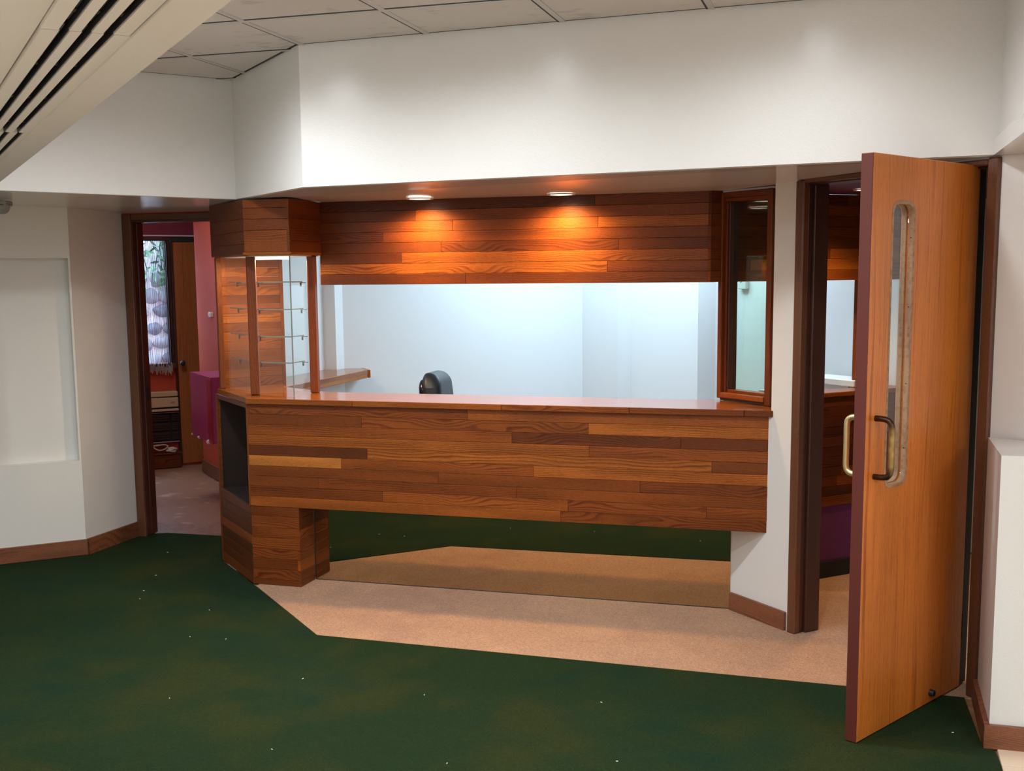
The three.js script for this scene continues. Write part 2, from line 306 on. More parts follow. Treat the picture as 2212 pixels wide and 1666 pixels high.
function clipRoom(poly, off = 0.017) {
  // the high ceiling's edge is concave at S1: a piece is cut by S0-S1 or S1-S2 as it lies left or right of S1
  const cx = poly.reduce((t, q) => t + q[0], 0) / poly.length;
  if (poly.length) poly = clipHalf(poly, S0, S1, off);
  if (poly.length) {
    // convex corner at S2: keep the union of both sides by choosing the side the piece mainly lies on
    const left = clipHalf(poly, S1, S2, off), right = clipHalf(poly, S2, S3, off);
    poly = cx < -2.44 ? left : right;
    if (cx < -2.44 && poly.some(q => q[0] > -2.44)) { const more = clipHalf(clipHalf(poly, [-2.44, -9], [-2.44, 9], -99), S1, S2, off); poly = more; }
  }
  if (poly.length) poly = clipHalf(poly, [0.45, -4.7], [0.56, -0.1], -0.0 + off).length ? clipHalf(poly, S3, S4, off) : [];
  return poly;
}
// low ceilings either side of the partition track and over the right-hand bay
struct('ceiling_low', prism([[-4.33, -4.69], [4.2, 3.84], [4.2, 4.4], [-7.0, 4.4], [-7.0, -3.3], [-5.0, -5.3]], 2.047, 2.12), M.track, 'low cream ceiling left of the partition track', 'ceiling');
struct('ceiling_bay', prism([[0.43, -4.72], [3.4, -1.75], [3.4, 2.7], [0.52, -0.15]], 2.06, 2.12), M.soffit, 'low white ceiling over the bay right of the open door', 'ceiling');
struct('roof', prism([[-7.3, 4.6], [3.6, 4.6], [3.6, -11.4], [-3.3, -11.4], [-7.3, -7.4]], 2.84, 2.95), M.black, 'dark roof deck closing the building above the ceilings', 'roof');

// left lobby wall with its shallow niche
{
  const p0 = [-6.75, -3.525], p1 = [-4.43, -5.845], L = lenOf(p0, p1), n0 = L - 0.445, n1 = L - 0.012, f = g => inFrame(g, p0, p1);
  struct('wall_left', [wbox(0, n0, 0, 2.1, -0.25, 0), wbox(n0, L, 0, 0.573, -0.25, 0), wbox(n0, L, 1.762, 2.1, -0.25, 0), wbox(n0, n1, 0.573, 1.762, -0.25, -0.07), wbox(n1, L, 0.573, 1.762, -0.1, 0)].map(f),
    M.wall, 'cream wall at the left with a shallow rectangular niche', 'wall');
  struct('wall_left_return', prism([[-4.43, -5.846], [-4.43, -6.38], [-4.63, -6.38], [-4.63, -5.80], [-4.45, -5.965]], 0, 2.1), M.wall, 'narrow cream wall between the niche wall and the left doorway', 'wall');
  struct('baseboard_left', inFrame(cbox(0, L + 0.006, 0.003, 0.098, 0.0005, 0.0155, 0.003), p0, p1), M.base, 'brown wooden baseboard under the wall with the niche', 'baseboard');
  struct('baseboard_left_return', wbox(-4.4295, -4.4145, 0.003, 0.098, -6.37, -5.851), M.base, 'short brown baseboard running up to the left doorway', 'baseboard');
}
// left doorway: wall, casing, jambs
{
  struct('wall_door_left', [wbox(-4.6, -4.44, 0, 2.1, -6.5, -6.37), wbox(-4.44, -3.56, 2.0, 2.1, -6.5, -6.37), wbox(-3.62, -3.56, 0, 2.1, -6.5, -6.37)], M.coral, 'wall around the left doorway', 'wall');
  const g = structGroup('trim_1', 'dark brown wooden frame of the left doorway', 'door frame', [0, 0]);
  part(g, 'casing', cbox(-4.428, -4.366, 0, 2.035, -6.375, -6.355, 0.004, 'y'), M.casing);
  part(g, 'casing', cbox(-4.362, -3.55, 1.998, 2.035, -6.375, -6.355, 0.004, 'x'), M.casing);
  part(g, 'jamb', cbox(-4.44, -4.392, 0, 2.0, -6.40, -6.375, 0.003, 'y'), M.jamb);
  part(g, 'stop', cbox(-4.44, -4.385, 0, 1.995, -6.44, -6.40, 0.003, 'y'), M.jamb);
  part(g, 'jamb', cbox(-4.44, -4.379, 0, 1.985, -6.51, -6.44, 0.004, 'y'), M.jamb);
  part(g, 'head_jamb', cbox(-4.39, -3.55, 1.985, 2.0, -6.51, -6.375, 0.003, 'x'), M.jamb);
  part(g, 'strike_plate', cbox(-4.3795, -4.3775, 0.87, 0.95, -6.49, -6.455, 0.0005, 'y'), M.blackMetal);
}
// white 45-degree pier between counter and right doorway, and the wall round that doorway
struct('wall_pier', [prism([[-0.603, -5.688], [-0.297, -5.382], [-0.20, -5.479], [-0.5, -5.785]], 0, 1.0), prism([[-0.403, -5.488], [-0.297, -5.382], [-0.20, -5.479], [-0.415, -5.66]], 1.0, 2.1)], M.wall, 'white angled wall between the counter and the right doorway', 'wall');
struct('baseboard_pier', inFrame(cbox(0, 0.40, 0, 0.088, 0.0005, 0.0175, 0.003), [-0.592, -5.677], [-0.297, -5.382]), M.base, 'short brown baseboard under the white angled wall', 'baseboard');
{
  // right doorway in a frame: x runs from its left jamb to its right jamb, z towards the lobby
  const p0 = [-0.297, -5.382], p1 = [0.462, -4.692], L = lenOf(p0, p1), t = turnOf(p0, p1);
  struct('wall_door_right', [wbox(-0.02, L + 0.02, 2.045, 2.1, -0.12, -0.004)].map(g => inFrame(g, p0, p1)), M.wall, 'strip of wall above the right doorway', 'wall');
  const g = structGroup('trim_2', 'dark brown wooden frame of the right doorway', 'door frame', p0, t);
  part(g, 'casing', cbox(0, 0.05, 0, 2.04, -0.02, 0.018, 0.006, 'y'), M.casing);
  part(g, 'jamb', cbox(0.0, 0.045, 0, 2.03, -0.13, -0.02, 0.003, 'y'), M.jamb);
  part(g, 'stop', cbox(0.045, 0.06, 0, 2.022, -0.13, -0.045, 0.003, 'y'), M.jamb);
  part(g, 'casing', cbox(L - 0.05, L, 0, 2.055, -0.02, 0.018, 0.006, 'y'), M.casing);
  part(g, 'jamb', cbox(L - 0.05, L, 0, 2.03, -0.13, -0.02, 0.003, 'y'), M.jamb);
  part(g, 'stop', cbox(L - 0.07, L - 0.05, 0, 2.022, -0.13, -0.11, 0.003, 'y'), M.cubby);
  part(g, 'head_casing', cbox(0.05, L - 0.05, 2.028, 2.05, -0.02, 0.018, 0.006, 'x'), M.casing);
  part(g, 'head_jamb', cbox(0.045, L - 0.05, 2.022, 2.046, -0.13, -0.02, 0.003, 'x'), M.jamb);
  struct('wall_right', [wbox(L, 4.2, 0, 2.061, -0.15, 0.0)].map(g => inFrame(g, p0, p1)), M.wall, 'white wall right of the open door', 'wall');
}
// protruding white pier block at the right edge, with its baseboard
struct('wall_right_ledge', prism([[0.452, -4.20], [1.25, -4.20], [0.97, -4.12 - 0.0], [0.97, -4.1], [0.452, -4.2]].slice(0, 2).concat([[1.25, -3.9], [0.9, -4.2]]).slice(0, 1).concat([[0.452, -4.655], [1.2, -3.9], [1.2, -4.2]].reverse()), 0, 1.027), M.wall, 'waist-high white ledge block projecting at the right edge', 'wall');
{
  const b = structGroup('baseboard_right', 'brown wooden baseboard around the white ledge block', 'baseboard', [0, 0]);
  part(b, 'baseboard_board', wbox(0.434, 0.4515, 0, 0.088, -4.665, -4.1825), M.base); part(b, 'baseboard_board', cbox(0.434, 1.2, 0, 0.088, -4.1995, -4.182, 0.003), M.base);
}

// outer lobby walls
struct('wall_back', [wbox(-7.1, 3.5, 0, 2.84, 4.2, 4.4)], M.wall, 'white wall behind the viewer', 'wall');
struct('wall_far_left', [wbox(-7.1, -6.9, 0, 2.84, -7.9, 4.4)], M.wall, 'white wall at the far left', 'wall');
struct('wall_far_right', [wbox(3.3, 3.5, 0, 2.84, -11.4, 4.4)], M.wall, 'white wall at the far right', 'wall');

// partition track across the upper left: boards and three dark channels, in three lengths
{
  const g = thing('partition_track', 'cream beam with three dark parallel partition tracks across the upper left', 'track');
  const toW = (a, p) => [-0.70711 * a + 0.70711 * p, -0.70711 * a - 0.70711 * p];
  const strip = (a0, a1, q0, q1, y0, y1) => prism([toW(a0, q0), toW(a1, q0), toW(a1, q1), toW(a0, q1)], y0, y1);
  const segs = [[0.2, 2.035, -0.002], [2.04, 3.488, 0.0], [3.493, 6.35, 0.012]];
  segs.forEach(([a0, a1, o], k) => {
    for (const [q0, q1] of [[0.258, 0.285], [0.301, 0.319], [0.335, 0.353], [0.369, 0.394]]) part(g, 'track_board', strip(a0, a1, q0 + o, q1 + o, 2.04, 2.056), M.track);
    for (const [q0, q1] of [[0.285, 0.301], [0.319, 0.335], [0.353, 0.369]]) {
      const ch = part(g, 'track_channel', merge([strip(a0, a1, q0 + o, q1 + o, 2.072, 2.076), strip(a0, a1, q0 + o, q0 + o + 0.0015, 2.043, 2.072), strip(a0, a1, q1 + o - 0.0015, q1 + o, 2.043, 2.072)]), M.blackMetal);
      part(ch, 'rail', strip(a0 + (k ? 0.0 : 0.0), a1 - 0.03, q0 + o + 0.004, q1 + o - (k === 1 ? 0.006 : 0.004), 2.052, 2.058), M.blackMetal);
      for (let a = a0 + 0.35; a < a1 - 0.1; a += 0.45) part(ch, 'hanger_screw', strip(a, a + 0.022, q0 + o + 0.002, q1 + o - 0.007, 2.046, 2.052), M.black);
    }
  });
  part(g, 'beam_board', strip(-0.3, 6.4, 0.396, 0.476, 2.041, 2.72), M.track);
  part(g, 'beam_board', strip(-0.3, 6.4, 0.394, 0.397, 2.035, 2.05), M.track);
  part(g, 'beam_back', strip(-0.3, 6.4, 0.25, 0.396, 2.08, 2.1), M.black);
}

// ---------------------------------------------------------------- reception counter
const ZF = -5.50;
{
  const g = thing('reception_counter', 'long plank-faced wooden reception counter hovering above the mirror', 'counter', -3.125, 0, ZF);
  const X = x => x + 3.125;
  part(g, 'carcass', wbox(0.02, 2.715, 0.436, 0.975, -0.165, -0.018), wood(0.12, 5));
  const rows = [
    { j: [-1.889], t: [0.36, 0.52], g: [1, 2] }, { j: [-2.466, -1.27], t: [0.3, 0.4, 0.72], g: [5, 1, 0] }, { j: [-1.658, -0.822], t: [0.45, 0.26, 0.27], g: [0, 3, 5] },
    { j: [-1.266], t: [0.6, 0.5], g: [0, 4] }, { j: [-2.437, -0.673], t: [0.22, 0.6, 0.3], g: [1, 0, 5] }, { j: [-2.585, -1.549], t: [0.82, 0.5, 0.66], g: [5, 3, 0] },
    { j: [-2.05, -1.015], t: [0.36, 0.4, 0.27], g: [4, 5, 3] }, { j: [-2.718, -1.636], t: [0.3, 0.4, 0.42], g: [5, 0, 4] },
    { j: [-2.357, -1.373, -0.696], t: [0.3, 0.5, 0.38, 0.46], g: [0, 3, 1, 4] }, { j: [-1.411], t: [0.56, 0.36], g: [2, 3] }];
  for (const r of rows) r.j = r.j.map(X);
  planks(g, X(-0.392), 0.981, 0.055, rows, 0.0, 0.02);
  // lower pedestal under the left end: plank faces on three sides
  const core = prism([[0.025, -0.03], [0.265, -0.03], [0.265, -0.5], [-0.05, -0.6], [-0.415, -0.43]], 0.0, 0.425);
  part(g, 'pedestal_core', core, wood(0.1, 5));
  const front = new THREE.Group(); 
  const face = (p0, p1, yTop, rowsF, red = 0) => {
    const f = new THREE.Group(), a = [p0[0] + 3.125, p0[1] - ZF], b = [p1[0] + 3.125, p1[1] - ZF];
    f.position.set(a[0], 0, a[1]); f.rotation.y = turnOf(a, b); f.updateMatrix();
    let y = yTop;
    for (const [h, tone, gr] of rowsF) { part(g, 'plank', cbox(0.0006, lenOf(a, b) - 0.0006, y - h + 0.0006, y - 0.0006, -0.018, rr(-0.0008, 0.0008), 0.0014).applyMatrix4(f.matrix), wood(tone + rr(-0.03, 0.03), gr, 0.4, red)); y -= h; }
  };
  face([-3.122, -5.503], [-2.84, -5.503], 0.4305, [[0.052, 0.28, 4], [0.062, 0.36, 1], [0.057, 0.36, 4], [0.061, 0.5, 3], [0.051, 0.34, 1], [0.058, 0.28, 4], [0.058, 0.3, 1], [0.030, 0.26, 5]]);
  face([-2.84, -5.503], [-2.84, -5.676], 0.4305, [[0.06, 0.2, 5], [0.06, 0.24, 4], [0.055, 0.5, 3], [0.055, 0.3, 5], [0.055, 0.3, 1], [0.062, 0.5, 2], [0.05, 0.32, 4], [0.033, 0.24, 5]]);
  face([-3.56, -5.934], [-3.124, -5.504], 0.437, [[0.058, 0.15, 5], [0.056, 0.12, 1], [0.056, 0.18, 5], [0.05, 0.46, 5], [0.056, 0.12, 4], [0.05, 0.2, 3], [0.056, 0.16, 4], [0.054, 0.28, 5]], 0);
  // open cubby in the 45-degree end
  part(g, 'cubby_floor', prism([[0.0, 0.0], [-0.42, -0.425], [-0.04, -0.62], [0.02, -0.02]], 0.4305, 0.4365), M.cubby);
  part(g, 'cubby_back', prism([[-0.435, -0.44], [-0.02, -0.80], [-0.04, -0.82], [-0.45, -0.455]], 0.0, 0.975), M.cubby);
  part(g, 'side_panel', prism([[-0.43, -0.425], [-0.448, -0.442], [-0.436, -0.456], [-0.416, -0.438]], 0.0, 0.98), wood(0.32, 5));
  part(g, 'end_rail', inFrame(cbox(0, 0.607, 0.952, 0.981, -0.02, 0.0, 0.003), [-0.433, -0.432], [0.0, -0.004]), wood(0.16, 5));
  part(g, 'front_edge', cbox(-0.004, 0.006, 0.43, 0.98, -0.02, 0.001, 0.001, 'y'), wood(0.35, 5));
  // worktop: one slab, with boards along its front edge
  const w = part(g, 'worktop', prism([[-3.112, -5.490], [-0.389, -5.490], [-0.43, -5.66], [-0.70, -5.905], [-2.83, -5.88], [-3.2, -6.1], [-3.215, -7.30], [-3.335, -7.458], [-3.433, -7.40], [-3.44, -7.292], [-3.53, -7.292], [-3.52, -6.3], [-3.535, -5.96], [-3.55, -5.93]].map(p => [p[0] + 3.125, p[1] - ZF]), 0.9815, 1.01, 1.28, 0.16), wood(0.66, 2, 0.14));
  const joints = [[0.008, 0.62, 0.55, 4], [0.62, 1.42, 0.6, 2], [1.42, 2.06, 0.5, 1], [2.06, 2.60, 0.34, 4], [2.60, 2.738, 0.2, 5]];
  for (const [a, b, tn, gr] of joints) part(w, 'edge_board', cbox(a + 0.0005, b - 0.0005, 0.9805, 1.0106, 0.0102, 0.0215, 0.004), wood(tn, gr, 0.34));
  // the return of the worktop along the office side: thick edge on a white base
  part(w, 'edge_board', inFrame(cbox(0, 1.22, 0.957, 1.0103, 0, 0.02, 0.004), [-3.216 + 3.125, -7.30 - ZF], [-3.2 + 3.125, -6.08 - ZF]), wood(0.86, 5, 0.4), 'thick pale edge of the return');
  part(w, 'edge_board', inFrame(cbox(0, 0.19, 0.957, 1.0103, -0.02, 0.0, 0.003), [-3.338 + 3.125, -7.458 - ZF], [-3.212 + 3.125, -7.30 - ZF]), wood(0.8, 5, 0.4));
}
// mirror below the counter
{
  const m = new THREE.Mesh(cbox(-2.84, -0.598, 0.001, 0.55, -5.69, -5.68, 0.001, 'x', 1, 1), M.mirror); m.castShadow = m.receiveShadow = true;
  top(m, 'mirror', 'bronze-tinted mirror set under the counter, reflecting the carpet', 'mirror');
}
struct('trim_3', [cbox(-2.838, -0.598, 0.0, 0.0035, -5.684, -5.677, 0.0008, 'x', 1, 1), cbox(-2.8395, -2.836, 0.0, 0.43, -5.684, -5.677, 0.0008, 'y', 1, 1)], M.black, 'thin black edge channel along the mirror', 'trim');
// plank header over the opening
{
  const g = thing('plank_header', 'wide plank-clad wooden header above the counter opening, lit by two spotlights', 'header', -2.85, 0, -5.87);
  const X = x => x + 2.85;
  const rows = [{ j: [-1.321], t: [0.18, 0.3], g: [3, 1] }, { j: [-2.288], t: [0.22, 0.42], g: [5, 1] }, { j: [-2.082, -1.304], t: [0.34, 0.42, 0.72], g: [4, 5, 0] }, { j: [-2.476], t: [0.3, 0.4], g: [3, 4] },
    { j: [-2.148, -1.199], t: [0.26, 0.62, 0.3], g: [5, 3, 4] }, { j: [-2.372], t: [0.22, 0.4], g: [5, 0] }, { j: [-1.256], t: [0.6, 0.42], g: [1, 0] }, { j: [-2.014], t: [0.3, 0.34], g: [2, 4] }];
  rows[5] = { j: [-2.372], t: [0.22, 0.64], g: [5, 3] }; rows[4] = { j: [-2.148, -1.199], t: [0.26, 0.3, 0.3], g: [5, 1, 4] };
  for (const r of rows) r.j = r.j.map(X);
  planks(g, X(-0.718), 2.041, 0.0555, rows, 0, 0.02);
  part(g, 'carcass', cbox(0, 2.13, 1.5975, 2.04, -0.13, -0.0202, 0.002), wood(0.12, 5));
}

// ---------------------------------------------------------------- display case on the counter's left end
{
  const g = thing('display_case', 'glass display case with wooden top box on the counter end', 'display case', -3.125, 1.01, ZF);
  const q = (x, z) => [x + 3.125, z - ZF];
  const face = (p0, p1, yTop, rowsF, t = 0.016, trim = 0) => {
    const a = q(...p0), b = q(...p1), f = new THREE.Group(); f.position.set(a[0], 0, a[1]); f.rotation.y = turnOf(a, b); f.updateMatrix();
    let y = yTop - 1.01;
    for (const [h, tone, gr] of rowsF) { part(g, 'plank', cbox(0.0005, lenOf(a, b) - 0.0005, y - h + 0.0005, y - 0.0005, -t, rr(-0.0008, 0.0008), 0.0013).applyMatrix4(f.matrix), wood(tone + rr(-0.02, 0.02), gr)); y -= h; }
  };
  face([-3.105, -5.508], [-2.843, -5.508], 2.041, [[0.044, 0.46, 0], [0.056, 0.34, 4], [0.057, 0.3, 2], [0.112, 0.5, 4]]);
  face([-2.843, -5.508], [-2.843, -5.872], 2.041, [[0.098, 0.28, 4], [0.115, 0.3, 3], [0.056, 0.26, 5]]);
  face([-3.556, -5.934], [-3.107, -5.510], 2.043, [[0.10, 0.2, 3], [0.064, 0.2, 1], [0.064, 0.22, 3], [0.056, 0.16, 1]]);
  const boxPts = [[-3.545, -5.935], [-3.105, -5.525], [-2.86, -5.525], [-2.86, -5.90], [-3.31, -6.30]].map(p => q(...p));
  part(g, 'box_core', prism(boxPts, 1.758 - 1.01, 2.035 - 1.01), wood(0.12, 5));
  part(g, 'case_ceiling', prism([[-3.50, -5.95], [-3.10, -5.545], [-2.87, -5.545], [-2.87, -5.89], [-3.31, -6.27]].map(p => q(...p)), 1.752 - 1.01, 1.7578 - 1.01), M.plastic);
  part(g, 'trim_strip', inFrame(cbox(0, 0.272, 0.746, 0.762, -0.03, 0.008, 0.003), q(-3.112, -5.508), q(-2.84, -5.508)), wood(0.6, 2));
  part(g, 'trim_strip', inFrame(cbox(0.002, 0.36, 0.746, 0.762, -0.03, 0.008, 0.003), q(-2.843, -5.503), q(-2.843, -5.87)), wood(0.5, 2));
  part(g, 'trim_strip', inFrame(cbox(0, 0.60, 0.744, 0.753, -0.03, -0.002, 0.002), q(-3.556, -5.934), q(-3.12, -5.512)), wood(0.42, 2));
  // posts
  const post = (x, z, s, turn) => part(g, 'post', cbox(-s / 2, s / 2, 0.0005, 0.746, -s / 2, s / 2, 0.005, 'y').applyMatrix4(new THREE.Matrix4().makeRotationY(turn)).applyMatrix4(new THREE.Matrix4().makeTranslation(...[q(x, z)[0], 0, q(x, z)[1]])), wood(0.36, 4, 0.42, 0.3));
  post(-3.152, -5.655, 0.048, 0.39); post(-2.882, -5.83, 0.044, 0.1);
  part(g, 'stile', cbox(0, 0.03, 0.0005, 0.744, -0.03, 0.0, 0.003, 'y').applyMatrix4(new THREE.Matrix4().makeRotationY(-Math.PI / 4)).applyMatrix4(new THREE.Matrix4().makeTranslation(q(-3.545, -5.945)[0], 0, q(-3.545, -5.945)[1])), wood(0.44, 4));
  // back panel of planks, facing the lobby
  const bp = [[-3.53, -5.97], [-3.318, -6.288]], ba = q(...bp[0]), bb = q(...bp[1]), f = new THREE.Group(); f.position.set(ba[0], 0, ba[1]); f.rotation.y = turnOf(ba, bb); f.updateMatrix();
  const Lb = lenOf(ba, bb);
  [0.5, 0.62, 0.38, 0.64, 0.36, 0.5, 0.74, 0.42, 0.7, 0.6, 0.5, 0.3, 0.62, 0.5].forEach((tn, i) => part(g, 'plank', cbox(0, Lb - 0.001, 0.742 - (i + 1) * 0.053, 0.742 - i * 0.053 - 0.0008, -0.016, rr(-0.001, 0.001), 0.0012).applyMatrix4(f.matrix), wood(tn, i % 6)));
  part(g, 'stile', cbox(Lb, Lb + 0.02, 0.0005, 0.744, -0.02, 0.004, 0.003, 'y').applyMatrix4(f.matrix), wood(0.5, 2));
  // glass
  const pane = (p0, p1, y0 = 0.001, y1 = 0.744) => part(g, 'glass_pane', inFrame(wbox(0, lenOf(p0, p1), y0, y1, -0.0025, 0.0025), q(...p0), q(...p1)), M.glass);
  pane([-3.515, -5.955], [-3.178, -5.67]); pane([-3.13, -5.645], [-2.905, -5.618]); pane([-2.903, -5.62], [-2.893, -5.805]);
  part(g, 'glass_joint', inFrame(cbox(-0.003, 0.003, 0.001, 0.744, -0.003, 0.003, 0.001, 'y'), q(-2.903, -5.618), q(-2.8, -5.6)), M.glassEdge);
  const shelfPts = [[-3.47, -5.965], [-3.17, -5.705], [-3.12, -5.67], [-2.93, -5.645], [-2.925, -5.80], [-3.30, -6.235]].map(p => q(...p));
  for (const y of [1.613, 1.468, 1.323, 1.183]) {
    const sh = part(g, 'glass_shelf', prism(shelfPts, y - 1.01, y - 1.01 + 0.006), M.glass);
    for (let i = 0; i < 5; i++) { const a = shelfPts[i], b = shelfPts[i + 1] ?? shelfPts[0]; if (i === 4) continue; part(sh, 'shelf_edge', inFrame(wbox(0, lenOf(a, b), y - 1.01 - 0.0002, y - 1.01 + 0.0062, -0.0006, 0.0006), a, b), M.glassEdge); }
    for (const [x, z] of [[-3.36, -5.87], [-3.135, -5.70], [-2.925, -5.78]]) part(sh, 'bracket', merge([cbox(-0.004, 0.004, -0.022, 0, -0.004, 0.004, 0.001, 'y', 1, 1), cbox(-0.004, 0.03, -0.004, 0, -0.004, 0.004, 0.001, 'x', 1, 1)]).applyMatrix4(new THREE.Matrix4().makeTranslation(q(x, z)[0], y - 1.01, q(x, z)[1])), M.blackMetal);
  }
  const lamp = part(g, 'lamp_strip', cbox(-0.11, 0.11, 0.728, 0.741, -0.02, 0.02, 0.002, 'x', 1, 1).applyMatrix4(new THREE.Matrix4().makeTranslation(q(-3.13, -5.83)[0], 0, q(-3.13, -5.83)[1])), M.glowSpot);
  const l = new THREE.RectAreaLight(SPOT_AMBER.clone().lerp(lin(1, 1, 1), 0.2), 1, 0.22, 0.04); l.intensity = P_CASE / (0.22 * 0.04) ; l.position.set(-3.13, 1.735, -5.83); l.rotation.x = -Math.PI / 2; scene.add(l);
}

// ---------------------------------------------------------------- wood-framed window at the counter's right end
{
  const p0 = [-0.704, -5.893], p1 = [-0.429, -5.648], L = lenOf(p0, p1), g = structGroup('window_1', 'tall narrow wood-framed window at the right end of the counter', 'window', p0, turnOf(p0, p1));
  const w = (t, gr) => wood(t, gr, 0.42, 0.4);
  part(g, 'frame_stile', cbox(0, 0.028, 1.022, 2.03, -0.084, 0.0, 0.003, 'y'), w(0.34, 4)); part(g, 'frame_stile', cbox(L - 0.032, L, 1.012, 2.032, -0.084, 0.0, 0.003, 'y'), w(0.32, 4));
  part(g, 'frame_head', cbox(0.028, L - 0.032, 2.005, 2.031, -0.084, 0.0, 0.003), w(0.34, 4)); part(g, 'frame_sill', cbox(0.028, L - 0.034, 1.026, 1.052, -0.084, 0.004, 0.003), w(0.56, 2));
  part(g, 'inner_stop', cbox(0.028, 0.042, 1.052, 1.99, -0.084, -0.02, 0.002, 'y'), w(0.3, 5)); part(g, 'inner_stop', cbox(L - 0.04, L - 0.032, 1.052, 1.99, -0.084, -0.02, 0.002, 'y'), w(0.26, 5));
  part(g, 'inner_stop', cbox(0.028, L - 0.032, 1.988, 2.005, -0.084, -0.014, 0.002), w(0.4, 2)); part(g, 'inner_stop', cbox(0.042, L - 0.04, 1.052, 1.066, -0.084, -0.03, 0.002), w(0.4, 2));
  part(g, 'inner_jamb', cbox(0.042, 0.05, 1.066, 1.988, -0.086, -0.03, 0.002, 'y'), M.jamb); part(g, 'window_pane', wbox(0.05, L - 0.04, 1.06, 1.99, -0.062, -0.057), M.glassGreen);
  
  part(g, 'plinth', cbox(0.012, L, 1.0105, 1.026, -0.09, -0.012, 0.002), M.jamb); part(g, 'frame_head_trim', cbox(0, L, 2.031, 2.041, -0.084, -0.01, 0.001), M.plastic);
}

// ---------------------------------------------------------------- open door at the right
{
  const hx = 0.012, hz = -4.105, dx = 0.4835, dz = -0.8754;            // free edge and the direction to the hinge
  const p0 = [hx, hz], p1 = [hx + dx * 0.8, hz + dz * 0.8];
  const g = structGroup('door_1', 'open oak veneer door with a slim rounded vision panel and bar pulls', 'door', p0, turnOf(p0, p1));
  const T = 0.045;
  const slit = (o, r) => { const s = new THREE.Path(), x0 = 0.138 + o, x1 = 0.298 - o, y0 = 0.893 + o, y1 = 1.882 - o; s.moveTo(x0 + r, y0); s.lineTo(x1 - r, y0); s.absarc(x1 - r, y0 + r, r, -Math.PI / 2, 0, false); s.lineTo(x1, y1 - r); s.absarc(x1 - r, y1 - r, r, 0, Math.PI / 2, false); s.lineTo(x0 + r, y1); s.absarc(x0 + r, y1 - r, r, Math.PI / 2, Math.PI, false); s.lineTo(x0, y0 + r); s.absarc(x0 + r, y0 + r, r, Math.PI, 1.5 * Math.PI, false); return s; };
  const sh = new THREE.Shape([[0.003, 0.008], [0.80, 0.008], [0.80, 2.032], [0.003, 2.032]].map(p => new THREE.Vector2(...p))); sh.holes.push(slit(0, 0.045));
  const leaf = new THREE.ExtrudeGeometry(sh, { depth: T - 0.003, bevelEnabled: true, bevelThickness: 0.0015, bevelSize: 0.0015, bevelSegments: 1, curveSegments: 10 }); leaf.translate(0, 0, -T + 0.0015);
  part(g, 'leaf', leaf, M.veneer);
  part(g, 'edge_band', cbox(-0.001, 0.0028, 0.008, 2.032, -T + 0.001, -0.001, 0.001, 'y'), M.edge, 'dark red edge of the door leaf');
  const bead = z => { const s = new THREE.Shape(slit(-0.004, 0.048).getPoints(10)); s.holes.push(slit(0.009, 0.038)); const b = new THREE.ExtrudeGeometry(s, { depth: 0.0185, bevelEnabled: false, curveSegments: 10 }); b.translate(0, 0, z); return b; };
  const b1 = part(g, 'glazing_bead', bead(-0.0175), M.palewood), b2 = part(g, 'glazing_bead', bead(-T - 0.001), M.palewood);
  for (const y of [1.02, 1.25, 1.52, 1.76]) part(b1, 'nail', new THREE.CylinderGeometry(0.002, 0.002, 0.002, 8).rotateZ(Math.PI / 2).translate(0.2885, y, -0.008), M.blackMetal);
  const pn = new THREE.Shape(slit(0.003, 0.04).getPoints(10)); const pg = new THREE.ExtrudeGeometry(pn, { depth: 0.004, bevelEnabled: false }); pg.translate(0, 0, -T / 2 - 0.002); part(g, 'glass_pane', pg, M.glass);
  const pull = s => { const c = new THREE.CurvePath(), x = 0.065, d = 0.062 * s, r = 0.03, y0 = 0.945, y1 = 1.147, z0 = s > 0 ? 0 : -T; const pts = [[x, y1, z0], [x, y1, z0 + d * 0.4], [x, y1 - 0.003, z0 + d * 0.72], [x, y1 - 0.013, z0 + d * 0.93], [x, y1 - 0.03, z0 + d], [x, y1 - 0.07, z0 + d], [x, (y0 + y1) / 2, z0 + d], [x, y0 + 0.07, z0 + d], [x, y0 + 0.03, z0 + d], [x, y0 + 0.013, z0 + d * 0.93], [x, y0 + 0.003, z0 + d * 0.72], [x, y0, z0 + d * 0.4], [x, y0, z0]].map(p => new THREE.Vector3(...p)); return new THREE.TubeGeometry(new THREE.CatmullRomCurve3(pts, false, 'catmullrom', 0.4), 60, 0.0105, 12); };
  part(g, 'pull_handle', pull(1), M.brass, 'worn brass bar pull darkened at its ends'); part(g, 'pull_handle', pull(-1), M.pull, 'polished brass bar pull');
  for (const y of [0.25, 1.0, 1.78]) part(g, 'hinge', new THREE.CylinderGeometry(0.007, 0.007, 0.1, 10).translate(0.806, y, -0.004), M.blackMetal);
  part(g, 'continuous_hinge', cbox(0.8005, 0.868, 0.008, 2.03, -0.04, -0.006, 0.001, 'y', 1, 1), M.black);
  part(g, 'door_stop', new THREE.CylinderGeometry(0.012, 0.014, 0.02, 12).rotateX(Math.PI / 2).translate(0.55, 0.045, 0.008), M.blackMetal);
}

